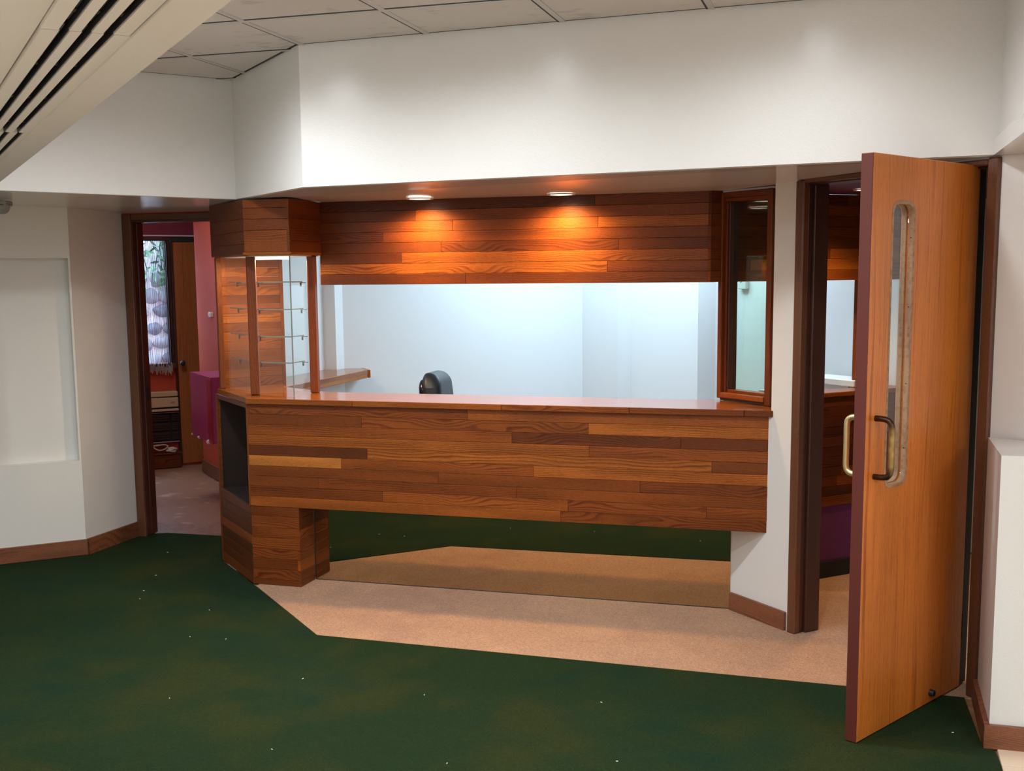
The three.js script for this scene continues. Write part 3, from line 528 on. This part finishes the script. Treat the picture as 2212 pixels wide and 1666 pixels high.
// ---------------------------------------------------------------- office behind the counter
struct('wall_office_left', [prism([[-3.53, -6.2], [-3.60, -6.2], [-3.60, -7.5], [-3.53, -7.5]], 0, 2.5), prism([[-3.57, -6.06], [-3.55, -6.03], [-3.53, -6.2], [-3.60, -6.25]], 0, 2.5), prism([[-3.575, -7.292], [-3.44, -7.292], [-3.433, -7.402], [-3.575, -7.402]], 0, 2.5)], M.officeWall, 'bright white office wall with a small pier at the left of the opening', 'wall');
const officePts = [[-3.433, -7.40], [-2.07, -8.76], [-1.72, -8.41], [-1.64, -8.49], [-1.075, -7.925], [-0.972, -8.028], [0.245, -6.815]];
struct('wall_office_back', [prism([...officePts.slice(0, 2), [-2.07, -9.3], [-3.6, -9.3], [-3.6, -7.40]], 0, 2.5)], M.officeWall, 'bright bluish white office wall behind the black chair', 'wall');
struct('wall_office_end', [prism([...officePts.slice(1), [0.36, -6.93], [-1.2, -9.3], [-2.07, -9.3]], 0, 2.5)], M.officeWall, 'white end wall of the office with a shallow pilaster', 'wall');
struct('wall_counter_base', [prism([[-3.5, -6.3], [-3.335, -6.3], [-3.335, -7.12], [-3.44, -7.29], [-3.5, -7.29]], 0, 0.955)], M.officeWall, 'white base under the worktop return in the office', 'wall');
struct('ceiling_office', prism([[-3.62, -5.93], [-0.72, -5.93], [0.35, -6.93], [-1.2, -9.3], [-3.62, -9.3]], 2.5, 2.6), M.officeWall, 'white ceiling of the office', 'ceiling');
struct('wall_office_front', [wbox(-3.6, -0.6, 2.09, 2.55, -6.02, -5.9)], M.officeWall, 'wall above the header on the office side', 'wall');
struct('carpet', prism([[-3.5, -5.75], [-0.78, -5.75], [0.3, -6.85], [-1.2, -9.0], [-3.5, -9.0]], -0.006, -0.001), M.beige, 'beige carpet inside the office behind the counter', 'carpet');
{
  const g = thing('office_chair', 'black leather office chair whose back rises behind the counter', 'chair', -2.29, 0, -6.62, 1.62);
  const bend = (geo, dz) => { const p = geo.attributes.position; for (let i = 0; i < p.count; i++) { const y = p.getY(i), x = p.getX(i); let z = p.getZ(i); const k = smooth(-0.05, 0.34, y); if (z < 0) z *= 1 - 0.45 * k; p.setZ(i, z - 0.10 * y + 0.25 * x * x + dz); p.setX(i, x * (1 - 0.3 * k * k)); if (y > 0.1) p.setY(i, y - 1.1 * x * x * k); } geo.computeVertexNormals(); return geo; };
  part(g, 'backrest', bend(new RoundedBoxGeometry(0.40, 0.66, 0.15, 8, 0.065), 0).translate(0, 0.757, -0.165), M.leather);
  part(g, 'back_shell', bend(new RoundedBoxGeometry(0.375, 0.615, 0.10, 7, 0.045), -0.034).translate(0, 0.742, -0.165), M.shell);
  part(g, 'seat', new RoundedBoxGeometry(0.50, 0.11, 0.48, 4, 0.045).translate(0, 0.47, 0.06), M.leather);
  for (const s of [-1, 1]) { part(g, 'armrest', new RoundedBoxGeometry(0.06, 0.035, 0.28, 3, 0.015).translate(s * 0.29, 0.68, 0.02), M.shell); part(g, 'arm_post', cbox(s * 0.29 - 0.02, s * 0.29 + 0.02, 0.43, 0.67, 0.0, 0.05, 0.004, 'y', 1, 1), M.shell); }
  part(g, 'gas_column', new THREE.CylinderGeometry(0.025, 0.03, 0.32, 16).translate(0, 0.25, 0.05), M.blackMetal);
  for (let k = 0; k < 5; k++) { const m = new THREE.Matrix4().makeTranslation(0, 0, 0.05).multiply(new THREE.Matrix4().makeRotationY(k * Math.PI * 0.4)); const leg = part(g, 'base_leg', cbox(0.0, 0.3, 0.07, 0.11, -0.02, 0.02, 0.006, 'x', 1, 1).applyMatrix4(m), M.shell); part(leg, 'caster', new THREE.CylinderGeometry(0.028, 0.028, 0.04, 14).rotateX(Math.PI / 2).translate(0.285, 0.028, 0).applyMatrix4(m), M.shell); }
}
{
  const g = thing('thermostat', 'small white wall box high on the office wall seen through the narrow window', 'thermostat', -0.752, 1.568, -7.808, -Math.PI / 4);
  part(g, 'housing', cbox(-0.045, 0.035, -0.035, 0.035, 0.0002, 0.03, 0.004, 'x', 1, 1), M.plastic); part(g, 'sensor', new THREE.CylinderGeometry(0.006, 0.006, 0.004, 12).rotateX(Math.PI / 2).translate(-0.012, 0.012, 0.0305), M.greyPlastic);
}
// ---------------------------------------------------------------- hall behind the right doorway, with its own counter
const H0 = [-0.735, -5.838], H1 = [0.235, -6.808], HL = lenOf(H0, H1), HT = turnOf(H0, H1);
{
  const g = thing('plank_header', 'plank-clad wooden header seen through the right doorway, above the hall counter', 'header', H0[0], 0, H0[1], HT);
  planks(g, HL, 2.04, 0.0553, [{ j: [0.9], t: [0.2, 0.3, 0.3] }, { j: [0.6, 1.2], t: [0.24, 0.36, 0.3] }, { j: [1.1], t: [0.26, 0.4] }, { j: [0.5], t: [0.3, 0.4, 0.4] }, { j: [1.2], t: [0.3, 0.5] }, { j: [0.78], t: [0.3, 0.56, 0.4] }, { j: [0.25, 1.2], t: [0.3, 0.62, 0.5] }, { j: [1.0], t: [0.4, 0.4] }], 0, 0.02);
  part(g, 'carcass', cbox(0.02, HL, 1.5985, 2.04, -0.12, -0.0202, 0.002), wood(0.12, 5));
  const c = thing('hall_counter', 'dark plank-faced counter standing inside the hall behind the open door', 'counter', H0[0], 0, H0[1], HT);
  planks(c, HL, 0.982, 0.0535, [{ j: [1.2], t: [0.18, 0.2] }, { j: [0.8], t: [0.1, 0.14] }, { j: [1.3], t: [0.14, 0.12] }, { j: [0.95], t: [0.12, 0.18] }, { j: [0.6], t: [0.14, 0.14] }, { j: [1.1], t: [0.1, 0.14] }, { j: [0.7], t: [0.16, 0.12] }, { j: [0.4, 0.9], t: [0.14, 0.2, 0.3] }, { j: [0.87], t: [0.16, 0.42] }, { j: [1.2], t: [0.12, 0.14] }, { j: [], t: [0.4] }], 0.0, 0.02, 0.22);
  part(c, 'carcass', cbox(0.22, HL, 0.396, 0.98, -0.12, -0.0202, 0.002), wood(0.1, 5));
  const w = part(c, 'worktop', cbox(0.2, HL, 0.983, 1.008, -0.14, 0.012, 0.004), wood(0.5, 2, 0.3));
  part(w, 'desk_board', cbox(0.62, HL - 0.45, 0.98, 1.004, -0.36, -0.1405, 0.002, 'x', 1, 1), M.plastic);
  struct('wall_hall_base', inFrame(wbox(0.02, HL, 0, 0.395, -0.14, -0.01), H0, H1), M.purple, 'purple painted wall under the hall counter', 'wall');
  struct('baseboard_hall', inFrame(cbox(0.22, HL, 0, 0.091, -0.0095, 0.004, 0.003), H0, H1), M.black, 'black baseboard under the hall counter', 'baseboard');
  struct('wall_hall_right', [prism([[0.50, -4.80], [3.35, -7.65], [3.35, -7.5], [0.56, -4.72]], 0, 2.1)], M.wall, 'white wall on the right side of the hall', 'wall');
  struct('ceiling_hall', prism([[-0.72, -5.86], [-0.2, -5.49], [0.46, -4.76], [3.3, -7.5], [3.3, -9.5], [0.237, -6.82]], 2.041, 2.09), M.plum, 'plum painted ceiling of the hall', 'ceiling');
  struct('wall_hall_end', [prism([[0.237, -6.806], [1.6, -8.2], [3.4, -9.6], [3.4, -9.8], [1.5, -8.4], [0.36, -6.95]], 0, 2.5)], M.wall, 'white wall at the end of the hall', 'wall');
  const l = thing('white_ledge', 'white ledge in the office seen over the hall counter', 'ledge', -0.05, 0, -6.70);
  part(l, 'ledge_top', prism([[0, 0], [-0.30, -0.30], [-0.15, -0.45], [0.15, -0.15]], 1.012, 1.042), M.officeWall); part(l, 'ledge_base', prism([[-0.03, -0.05], [-0.28, -0.3], [-0.14, -0.42], [0.1, -0.15]], 0, 1.012), M.officeWall);
  const pst = new THREE.Mesh(cbox(-0.062, -0.041, 1.0425, 2.5, -6.80, -6.775, 0.003, 'y'), wood(0.55, 5)); pst.castShadow = true; top(pst, 'wooden_post', 'slim wooden post standing on the white ledge in the office', 'post');
}
// ---------------------------------------------------------------- coral room behind the left doorway
struct('wall_coral_back', (() => {
  const p0 = [-6.9, -7.78], p1 = [-5.668, -9.012], f = g => inFrame(g, p0, p1), w0 = 0.82, w1 = 1.605;
  return [wbox(-0.4, w0, 0, 2.0, -0.14, 0), wbox(w0, w1, 0, 0.9, -0.14, 0), wbox(w1, 2.9, 0, 2.0, -0.14, 0)].map(f);
})(), M.coral, 'coral red wall under the daylit window', 'wall');
struct('wall_coral_header', inFrame(wbox(-0.4, 2.9, 1.985, 2.84, -0.14, 0.02), [-6.9, -7.78], [-5.668, -9.012]), M.maroon, 'maroon wall band above the window', 'wall');
struct('wall_coral_right', inFrame(wbox(0, 2.46, 0, 2.6, -0.1, 0), [-5.36, -8.685], [-3.6, -6.925]), M.coral, 'coral pink wall between the plain inner door and the lobby', 'wall');
struct('wall_coral_front', [wbox(-6.95, -4.6, 0, 2.6, -6.5, -6.37), wbox(-3.67, -3.62, 0, 2.6, -7.2, -6.25)], M.coral, 'coral wall beside the left doorway on the room side', 'wall');
struct('ceiling_coral', prism([[-7.1, -6.4], [-3.5, -6.4], [-3.5, -7.3], [-5.2, -9.6], [-7.1, -7.7]], 2.5, 2.6), M.coral, 'coral room ceiling', 'ceiling');
struct('baseboard_coral', inFrame(cbox(0.0, 2.4, 0, 0.11, 0.0005, 0.018, 0.003), [-5.36, -8.685], [-3.6, -6.925]), M.base, 'brown baseboard under the coral pink wall', 'baseboard');
struct('wall_outer', [inFrame(wbox(2.8, 5.2, 0, 2.84, -0.2, -0.1), [-6.9, -7.78], [-5.668, -9.012]), wbox(-3.5, 3.5, 0, 2.84, -11.5, -11.3)], M.wall, 'outer wall of the building at the back', 'wall');
{
  const p0 = [-6.674, -8.006], p1 = [-5.668, -9.012], t = turnOf(p0, p1);
  const g = structGroup('window_2', 'daylit window with a dark wooden frame in the coral room', 'window', p0, t);
  part(g, 'frame_head', cbox(0.46, 1.32, 1.955, 1.985, -0.10, 0.03, 0.003), M.jamb); part(g, 'frame_sill', cbox(0.46, 1.30, 0.86, 0.905, -0.10, 0.05, 0.003), M.casing);
  part(g, 'frame_stile', cbox(1.275, 1.30, 0.9, 1.96, -0.10, 0.02, 0.003, 'y'), M.jamb); part(g, 'frame_stile', cbox(0.46, 0.5, 0.9, 1.96, -0.10, 0.02, 0.003, 'y'), M.jamb);
  part(g, 'pale_trim', cbox(0.3, 2.1, 1.992, 2.004, 0.021, 0.035, 0.001), M.plaster, 'thin pale trim above the window'); part(g, 'window_pane', wbox(0.5, 1.28, 0.9, 1.96, -0.06, -0.056), M.glass);
  const strands = [], ends = [];
  for (let i = 0; i < 34; i++) { const x = 1.268 - 0.205 * Math.pow(i / 34, 1.5) + rr(-0.001, 0.001), yb = rr(0.80, 0.85), w = rr(0.0012, 0.0022); strands.push(wbox(x - w, x + w, yb + 0.07, 1.955, 0.055, 0.058)); ends.push(wbox(x - w, x + w, yb, yb + 0.07, 0.055, 0.058)); }
  for (const x of [0.995, 1.035, 0.96]) strands.push(wbox(x - 0.0016, x + 0.0016, 0.91, 1.955, 0.055, 0.058));
  const c = new THREE.Group(); c.position.set(p0[0], 0, p0[1]); c.rotation.y = t; top(c, 'string_curtain', 'dark string curtain hanging in front of the daylit window', 'curtain', null, 'stuff');
  part(c, 'strands', merge(strands), M.string); part(c, 'strand_ends', merge(ends), M.tassel);
  const d = structGroup('door_2', 'plain wooden inner door with a dark knob beside the daylit window', 'door', p0, t);
  part(d, 'leaf', cbox(1.325, 2.07, 0.02, 1.945, 0.003, 0.03, 0.002, 'x', 1, 1), M.veneerDark); part(d, 'frame_stile', cbox(1.302, 1.324, 0, 1.985, 0.001, 0.022, 0.002, 'y'), M.jamb); part(d, 'frame_stile', cbox(2.075, 2.12, 0, 1.985, 0.001, 0.05, 0.002, 'y'), M.jamb); part(d, 'frame_head', cbox(1.302, 2.12, 1.946, 1.985, 0.001, 0.04, 0.002), M.black);
  const kn = part(d, 'knob', new THREE.SphereGeometry(0.024, 18, 12).scale(1, 1, 0.8).translate(1.355, 0.905, 0.075), M.blackMetal); part(kn, 'knob_stem', new THREE.CylinderGeometry(0.009, 0.014, 0.04, 12).rotateX(Math.PI / 2).translate(1.355, 0.905, 0.048), M.blackMetal);
  // heater below the window: cream hood over a dark louvred grille
  const h = thing('wall_heater', 'cream wall heater with a dark two-column grille below the daylit window', 'heater', p0[0], 0, p0[1], t);
  part(h, 'hood', cbox(0.6, 1.3, 0.62, 0.665, 0.002, 0.075, 0.006, 'x', 1, 1), M.cream); part(h, 'front_panel', cbox(0.6, 1.3, 0.53, 0.612, 0.002, 0.085, 0.004, 'x', 1, 1), M.cream); part(h, 'lower_lip', cbox(0.6, 1.3, 0.495, 0.515, 0.002, 0.09, 0.003, 'x', 1, 1), M.cream); part(h, 'badge', cbox(1.235, 1.268, 0.56, 0.577, 0.085, 0.0865, 0.001, 'x', 1, 1), M.greyPlastic);
  part(h, 'gap_back', wbox(0.6, 1.3, 0.22, 0.66, 0.001, 0.05), M.black); part(h, 'rim', cbox(0.6, 1.3, 0.479, 0.484, 0.03, 0.078, 0.001, 'x', 1, 1), M.greyPlastic); part(h, 'rim', cbox(0.6, 1.3, 0.222, 0.228, 0.03, 0.078, 0.001, 'x', 1, 1), M.greyPlastic);
  for (let i = 0; i < 3; i++) for (const [a, b] of [[0.95, 1.225], [1.235, 1.3]]) { const gp = part(h, 'grille_panel', cbox(a, b, 0.238 + i * 0.08, 0.238 + i * 0.08 + 0.072, 0.05, 0.066, 0.006, 'x', 1, 1), M.black); for (let k = 0; k < 3; k++) part(gp, 'louvre', cbox(a + 0.015, b - 0.012, 0.25 + i * 0.08 + k * 0.02, 0.256 + i * 0.08 + k * 0.02, 0.064, 0.072, 0.001, 'x', 1, 1), wood(0.05, 5)); }
  const cd = new THREE.Mesh(new THREE.TubeGeometry(new THREE.CatmullRomCurve3([[1.05, 0.205, 0.05], [1.09, 0.2, 0.08], [1.16, 0.205, 0.09], [1.19, 0.19, 0.09], [1.16, 0.165, 0.09], [1.11, 0.16, 0.09], [1.07, 0.19, 0.08], [1.1, 0.203, 0.07], [1.15, 0.20, 0.06]].map(p => new THREE.Vector3(...p))), 60, 0.006, 8), M.cord); cd.position.set(p0[0], 0, p0[1]); cd.rotation.y = t; cd.castShadow = true; top(cd, 'power_cord', 'looped pale power cord hanging below the wall heater', 'cord');
  const bx = thing('floor_box', 'dark brown wooden plinth box under the wall heater', 'box', p0[0], 0, p0[1], t); part(bx, 'plinth', cbox(0.6, 1.3, 0, 0.12, 0.002, 0.10, 0.004), wood(0.2, 1)); part(bx, 'plinth_lid', cbox(0.6, 1.305, 0.12, 0.132, 0.002, 0.112, 0.003), wood(0.28, 4));
  const pap = new THREE.IcosahedronGeometry(0.035, 2), pp = pap.attributes.position; for (let i = 0; i < pp.count; i++) { const k = 0.6 + 0.8 * vn(pp.getX(i) * 60 + 9, pp.getY(i) * 60 + pp.getZ(i) * 45 + 7, 77); pp.setXYZ(i, pp.getX(i) * k * 1.3, pp.getY(i) * k * 0.7, pp.getZ(i) * k); } pap.computeVertexNormals(); pap.translate(1.23, 0.155, 0.07); const pm = new THREE.Mesh(pap, M.paper); pm.position.set(p0[0], 0, p0[1]); pm.rotation.y = t; top(pm, 'crumpled_paper', 'crumpled scrap of paper lying on the dark plinth under the heater', 'paper');
}
{
  // magenta block projecting from the coral wall
  const p0 = [-4.87, -7.75], g = thing('magenta_block', 'magenta painted box jutting from the coral wall beside the left doorway', 'wall box', -4.87, 0, -7.75);
  const k = 0.7071, pl = (a, b) => [a * k + b * k, a * k - b * k];               // a along the wall towards the viewer, b into the wall
  part(g, 'body', prism([pl(0, 0), pl(0.62, 0), pl(0.62, 0.33), pl(0, 0.33)], 0.462, 0.937), M.magenta);
  part(g, 'crimson_face', prism([pl(0.52, -0.004), pl(0.64, -0.004), pl(0.64, 0.0), pl(0.52, 0.0)], 0.462, 0.92), M.crimson, 'crimson painted edge');
  for (const [a, y, s] of [[0.0, 0.463, 0.010], [0.21, 0.463, 0.014], [0.51, 0.465, 0.022]]) { const c = new THREE.IcosahedronGeometry(s, 1).scale(1, 0.8, 0.4).rotateY(Math.PI / 4); c.translate(pl(a, 0)[0], y, pl(a, 0)[1]); part(g, 'plaster_chip', c, M.plaster); }
}
{
  const g = thing('light_switch', 'white light switch on the coral wall beside the display case', 'switch', -5.005, 1.345, -8.339, -Math.PI / 4);
  part(g, 'plate', cbox(-0.035, 0.035, -0.02, 0.022, 0.0002, 0.03, 0.003, 'x', 1, 1), M.plastic); part(g, 'rocker', cbox(-0.012, 0.012, -0.012, 0.012, 0.03, 0.036, 0.002, 'x', 1, 1), M.plastic);
}
// outside: stone wall, climbing plant, ground
{
  const q0 = [-8.1, -8.35], q1 = [-5.0, -11.45], t = turnOf(q0, q1), L = lenOf(q0, q1);
  const g = structGroup('wall_garden', 'sunless stone retaining wall outside the coral room window', 'wall', q0, t);
  part(g, 'mortar_bed', wbox(0, L, -0.1, 3.2, -0.3, 0), M.mortar);
  const stoneG = []; for (let i = 0; i < 5; i++) { const s = new THREE.IcosahedronGeometry(1, 2), p = s.attributes.position; for (let n = 0; n < p.count; n++) { const k = 0.8 + 0.35 * vn(p.getX(n) * 1.6 + 5 + i * 9, p.getY(n) * 1.6 + p.getZ(n) + 5, 500 + i); p.setXYZ(n, p.getX(n) * k, p.getY(n) * k, p.getZ(n) * k); } s.computeVertexNormals(); stoneG.push(s); }
  for (let j = 0; j < 11; j++) for (let i = 0; i < 14; i++) { const m = part(g, 'stone', stoneG[(i * 3 + j) % 5], M.stone[(i + j * 2) % 3]); m.position.set(1.0 + i * 0.175 + (j % 2) * 0.085 + rr(-0.02, 0.02), 0.08 + j * 0.155 + rr(-0.015, 0.015), -0.01); m.scale.set(rr(0.075, 0.1), rr(0.06, 0.085), 0.05); m.rotation.z = rr(-0.4, 0.4); }
  const c = thing('climbing_plant', 'green leafy climbing plant hanging over the stone wall outside', 'plant', q0[0], 0, q0[1], t);
  const ls = new THREE.Shape(); ls.moveTo(0, 0); ls.quadraticCurveTo(0.035, 0.04, 0, 0.13); ls.quadraticCurveTo(-0.035, 0.04, 0, 0); const lg = new THREE.ShapeGeometry(ls, 4);
  for (let i = 0; i < 260; i++) { const m = part(c, 'leaf', lg, M.leaf[i % 3]); m.position.set(rr(1.75, 2.65), 1.55 + rr(0.0, 0.7), rr(0.04, 0.2)); m.rotation.set(rr(-1.2, 0.6), rr(-1, 1), rr(1.6, 4.7)); m.scale.setScalar(rr(0.45, 0.9)); }
  for (let i = 0; i < 12; i++) { const x = rr(1.8, 2.6); part(c, 'vine', new THREE.TubeGeometry(new THREE.CatmullRomCurve3([[x, 2.6, 0.02], [x + rr(-0.1, 0.1), 2.2, 0.08], [x + rr(-0.15, 0.15), 1.7, 0.05]].map(p => new THREE.Vector3(...p))), 10, 0.005, 5), M.leaf[2]); }
  struct('ground_outside', prism([[-9.5, -7.4], [-6.95, -7.9], [-4.6, -10.3], [-4.8, -12.4]], -0.2, -0.05), M.soil, 'bare ground between the building and the stone wall', 'ground');
}
{
  const bits = []; for (const [x, z] of [[-3.95, -6.0], [-3.75, -5.5], [-3.62, -5.2], [-3.55, -5.1], [-3.05, -4.95], [-2.9, -4.6], [-2.72, -4.62], [-2.2, -4.2], [-1.6, -4.2], [-1.35, -3.6], [-0.9, -4.3], [-0.75, -3.7], [0.3, -4.35], [-2.55, -3.9], [-1.9, -3.5]]) bits.push(cbox(-0.004, 0.004, 0.003, 0.0055, -0.0015, 0.0015, 0.0005, 'x', 1, 1).applyMatrix4(new THREE.Matrix4().makeRotationY(rr(0, 3))).applyMatrix4(new THREE.Matrix4().makeTranslation(x + rr(-0.05, 0.05), 0, z + rr(-0.05, 0.05))));
  const m = new THREE.Mesh(merge(bits), M.plaster); m.receiveShadow = true; top(m, 'litter', 'tiny white flecks of litter scattered on the green carpet', 'litter', null, 'stuff');
}
// emergency light at the left edge
{
  const g = thing('emergency_light', 'grey emergency lamp head under the soffit at the left edge', 'lamp', -4.345, 2.03, -5.2, 0.3);
  part(g, 'housing', new RoundedBoxGeometry(0.09, 0.028, 0.09, 3, 0.008).translate(0, 0.008, 0), M.greyPlastic);
  part(g, 'lens', new THREE.LatheGeometry([[0, -0.048], [0.022, -0.045], [0.038, -0.03], [0.046, -0.006], [0.046, 0.004], [0, 0.004]].map(p => new THREE.Vector2(...p)), 28), M.greyPlastic); part(g, 'slot', cbox(-0.02, 0.03, -0.003, 0.0, 0.04, 0.049, 0.0005, 'x', 1, 1), M.black);
}
// ---------------------------------------------------------------- lamps
function spot(x, y, z, color, power, angle, pen, r = 2.5, tx = x, tz = z) { const l = new THREE.SpotLight(color, power, 0, angle, pen, 2); l.position.set(x, y, z); l.target.position.set(tx, 0, tz); l.castShadow = true; l.shadow.radius = r; l.shadow.mapSize.set(1024, 1024); l.shadow.camera.near = 0.02; scene.add(l, l.target); }
function rect(x, y, z, w, d, color, k) { const l = new THREE.RectAreaLight(color, k, w, d); l.position.set(x, y, z); l.rotation.x = -Math.PI / 2; scene.add(l); }
function can(name, label, x, y, z, r, mat, trim, group, bowl = 0) {
  const g = thing(name, label, 'lamp', x, y, z, 0, group);
  part(g, 'trim_ring', new THREE.LatheGeometry([[r, 0.002], [r, -0.004], [r + 0.012, -0.004], [r + 0.014, 0.002]].map(p => new THREE.Vector2(...p)), 32), trim); if (bowl) part(g, 'glowing_lens', new THREE.LatheGeometry([[0, -bowl], [r * 0.5, -bowl * 0.86], [r * 0.85, -bowl * 0.5], [r, 0.0], [0, 0.001]].map(p => new THREE.Vector2(...p)), 32), mat); else part(g, 'glowing_disc', new THREE.CylinderGeometry(r, r, 0.003, 32).translate(0, 0.0, 0), mat);
  return g;
}
can('recessed_spotlight', 'recessed amber spotlight over the left half of the plank header', -2.215, 2.037, -5.745, 0.058, M.glowSpot, M.plastic);
can('recessed_spotlight', 'recessed amber spotlight over the right half of the plank header', -1.462, 2.037, -5.735, 0.058, M.glowSpot, M.plastic);
for (const x of [-2.215, -1.462]) spot(x, 2.028, -5.74, SPOT_AMBER, P_SPOT, 1.4, 0.7, 2.5);
can('recessed_spotlight', 'recessed spotlight in the plum hall ceiling behind the open door', -0.012, 2.037, -6.04, 0.05, M.glowSpot, M.plastic);
spot(-0.012, 2.028, -6.04, SPOT_AMBER, P_HALL, 1.1, 0.7, 2.5);
downlights.forEach(([x, z], i) => { can('ceiling_downlight', 'recessed lobby downlight in the tiled ceiling, ' + ['nearest the open door', 'above the counter middle', 'beside the track, nearest the niche wall', 'second from the open door', 'second from the counter middle', 'farthest from the counter'][i], x, 2.661, z, 0.075, M.glowWarm, M.plastic, 'lobby downlights', 0.028); spot(x, 2.628, z, LOBBY_WARM, P_DOWN[i], 1.5, 0.6, 3.5); });
troffers.forEach(([x, z, w, d], i) => { const g = thing('ceiling_panel_light', 'flat panel light in the low lobby ceiling, ' + ['behind the track', 'over the bay by the open door', 'nearest the back wall', 'nearest the niche wall'][i], 'lamp', x, 2.045, z, 0, 'lobby panel lights'); part(g, 'diffuser', cbox(-w / 2, w / 2, -0.004, 0.004, -d / 2, d / 2, 0.001, 'x', 1, 1), M.glowTroffer); rect(x, 2.034, z, w, d, LOBBY_WARM, P_TROFFER / (w * d)); });
{ const g = thing('panel_light', 'square panel light in the ceiling of the coral room', 'lamp', -5.1, 2.497, -7.5); part(g, 'diffuser', cbox(-0.3, 0.3, -0.006, 0.002, -0.3, 0.3, 0.001, 'x', 1, 1), M.glowTroffer); rect(-5.1, 2.485, -7.5, 0.6, 0.6, LOBBY_WARM, P_CORAL / 0.36); }
for (const [x, z, where] of [[-1.95, -7.85, 'over the far end'], [-1.15, -7.3, 'near the white ledge']]) { const g = thing('office_panel_light', 'cool white panel light in the office ceiling ' + where, 'lamp', x, 2.497, z, 0, 'office panel lights'); part(g, 'diffuser', cbox(-0.6, 0.6, -0.006, 0.002, -0.15, 0.15, 0.001, 'x', 1, 1), M.glowCool); rect(x, 2.485, z, 1.2, 0.3, OFFICE_COOL, P_OFFICE / 0.36); }

renderer.shadowMap.type = THREE.PCFSoftShadowMap;
renderer.render(scene, camera);
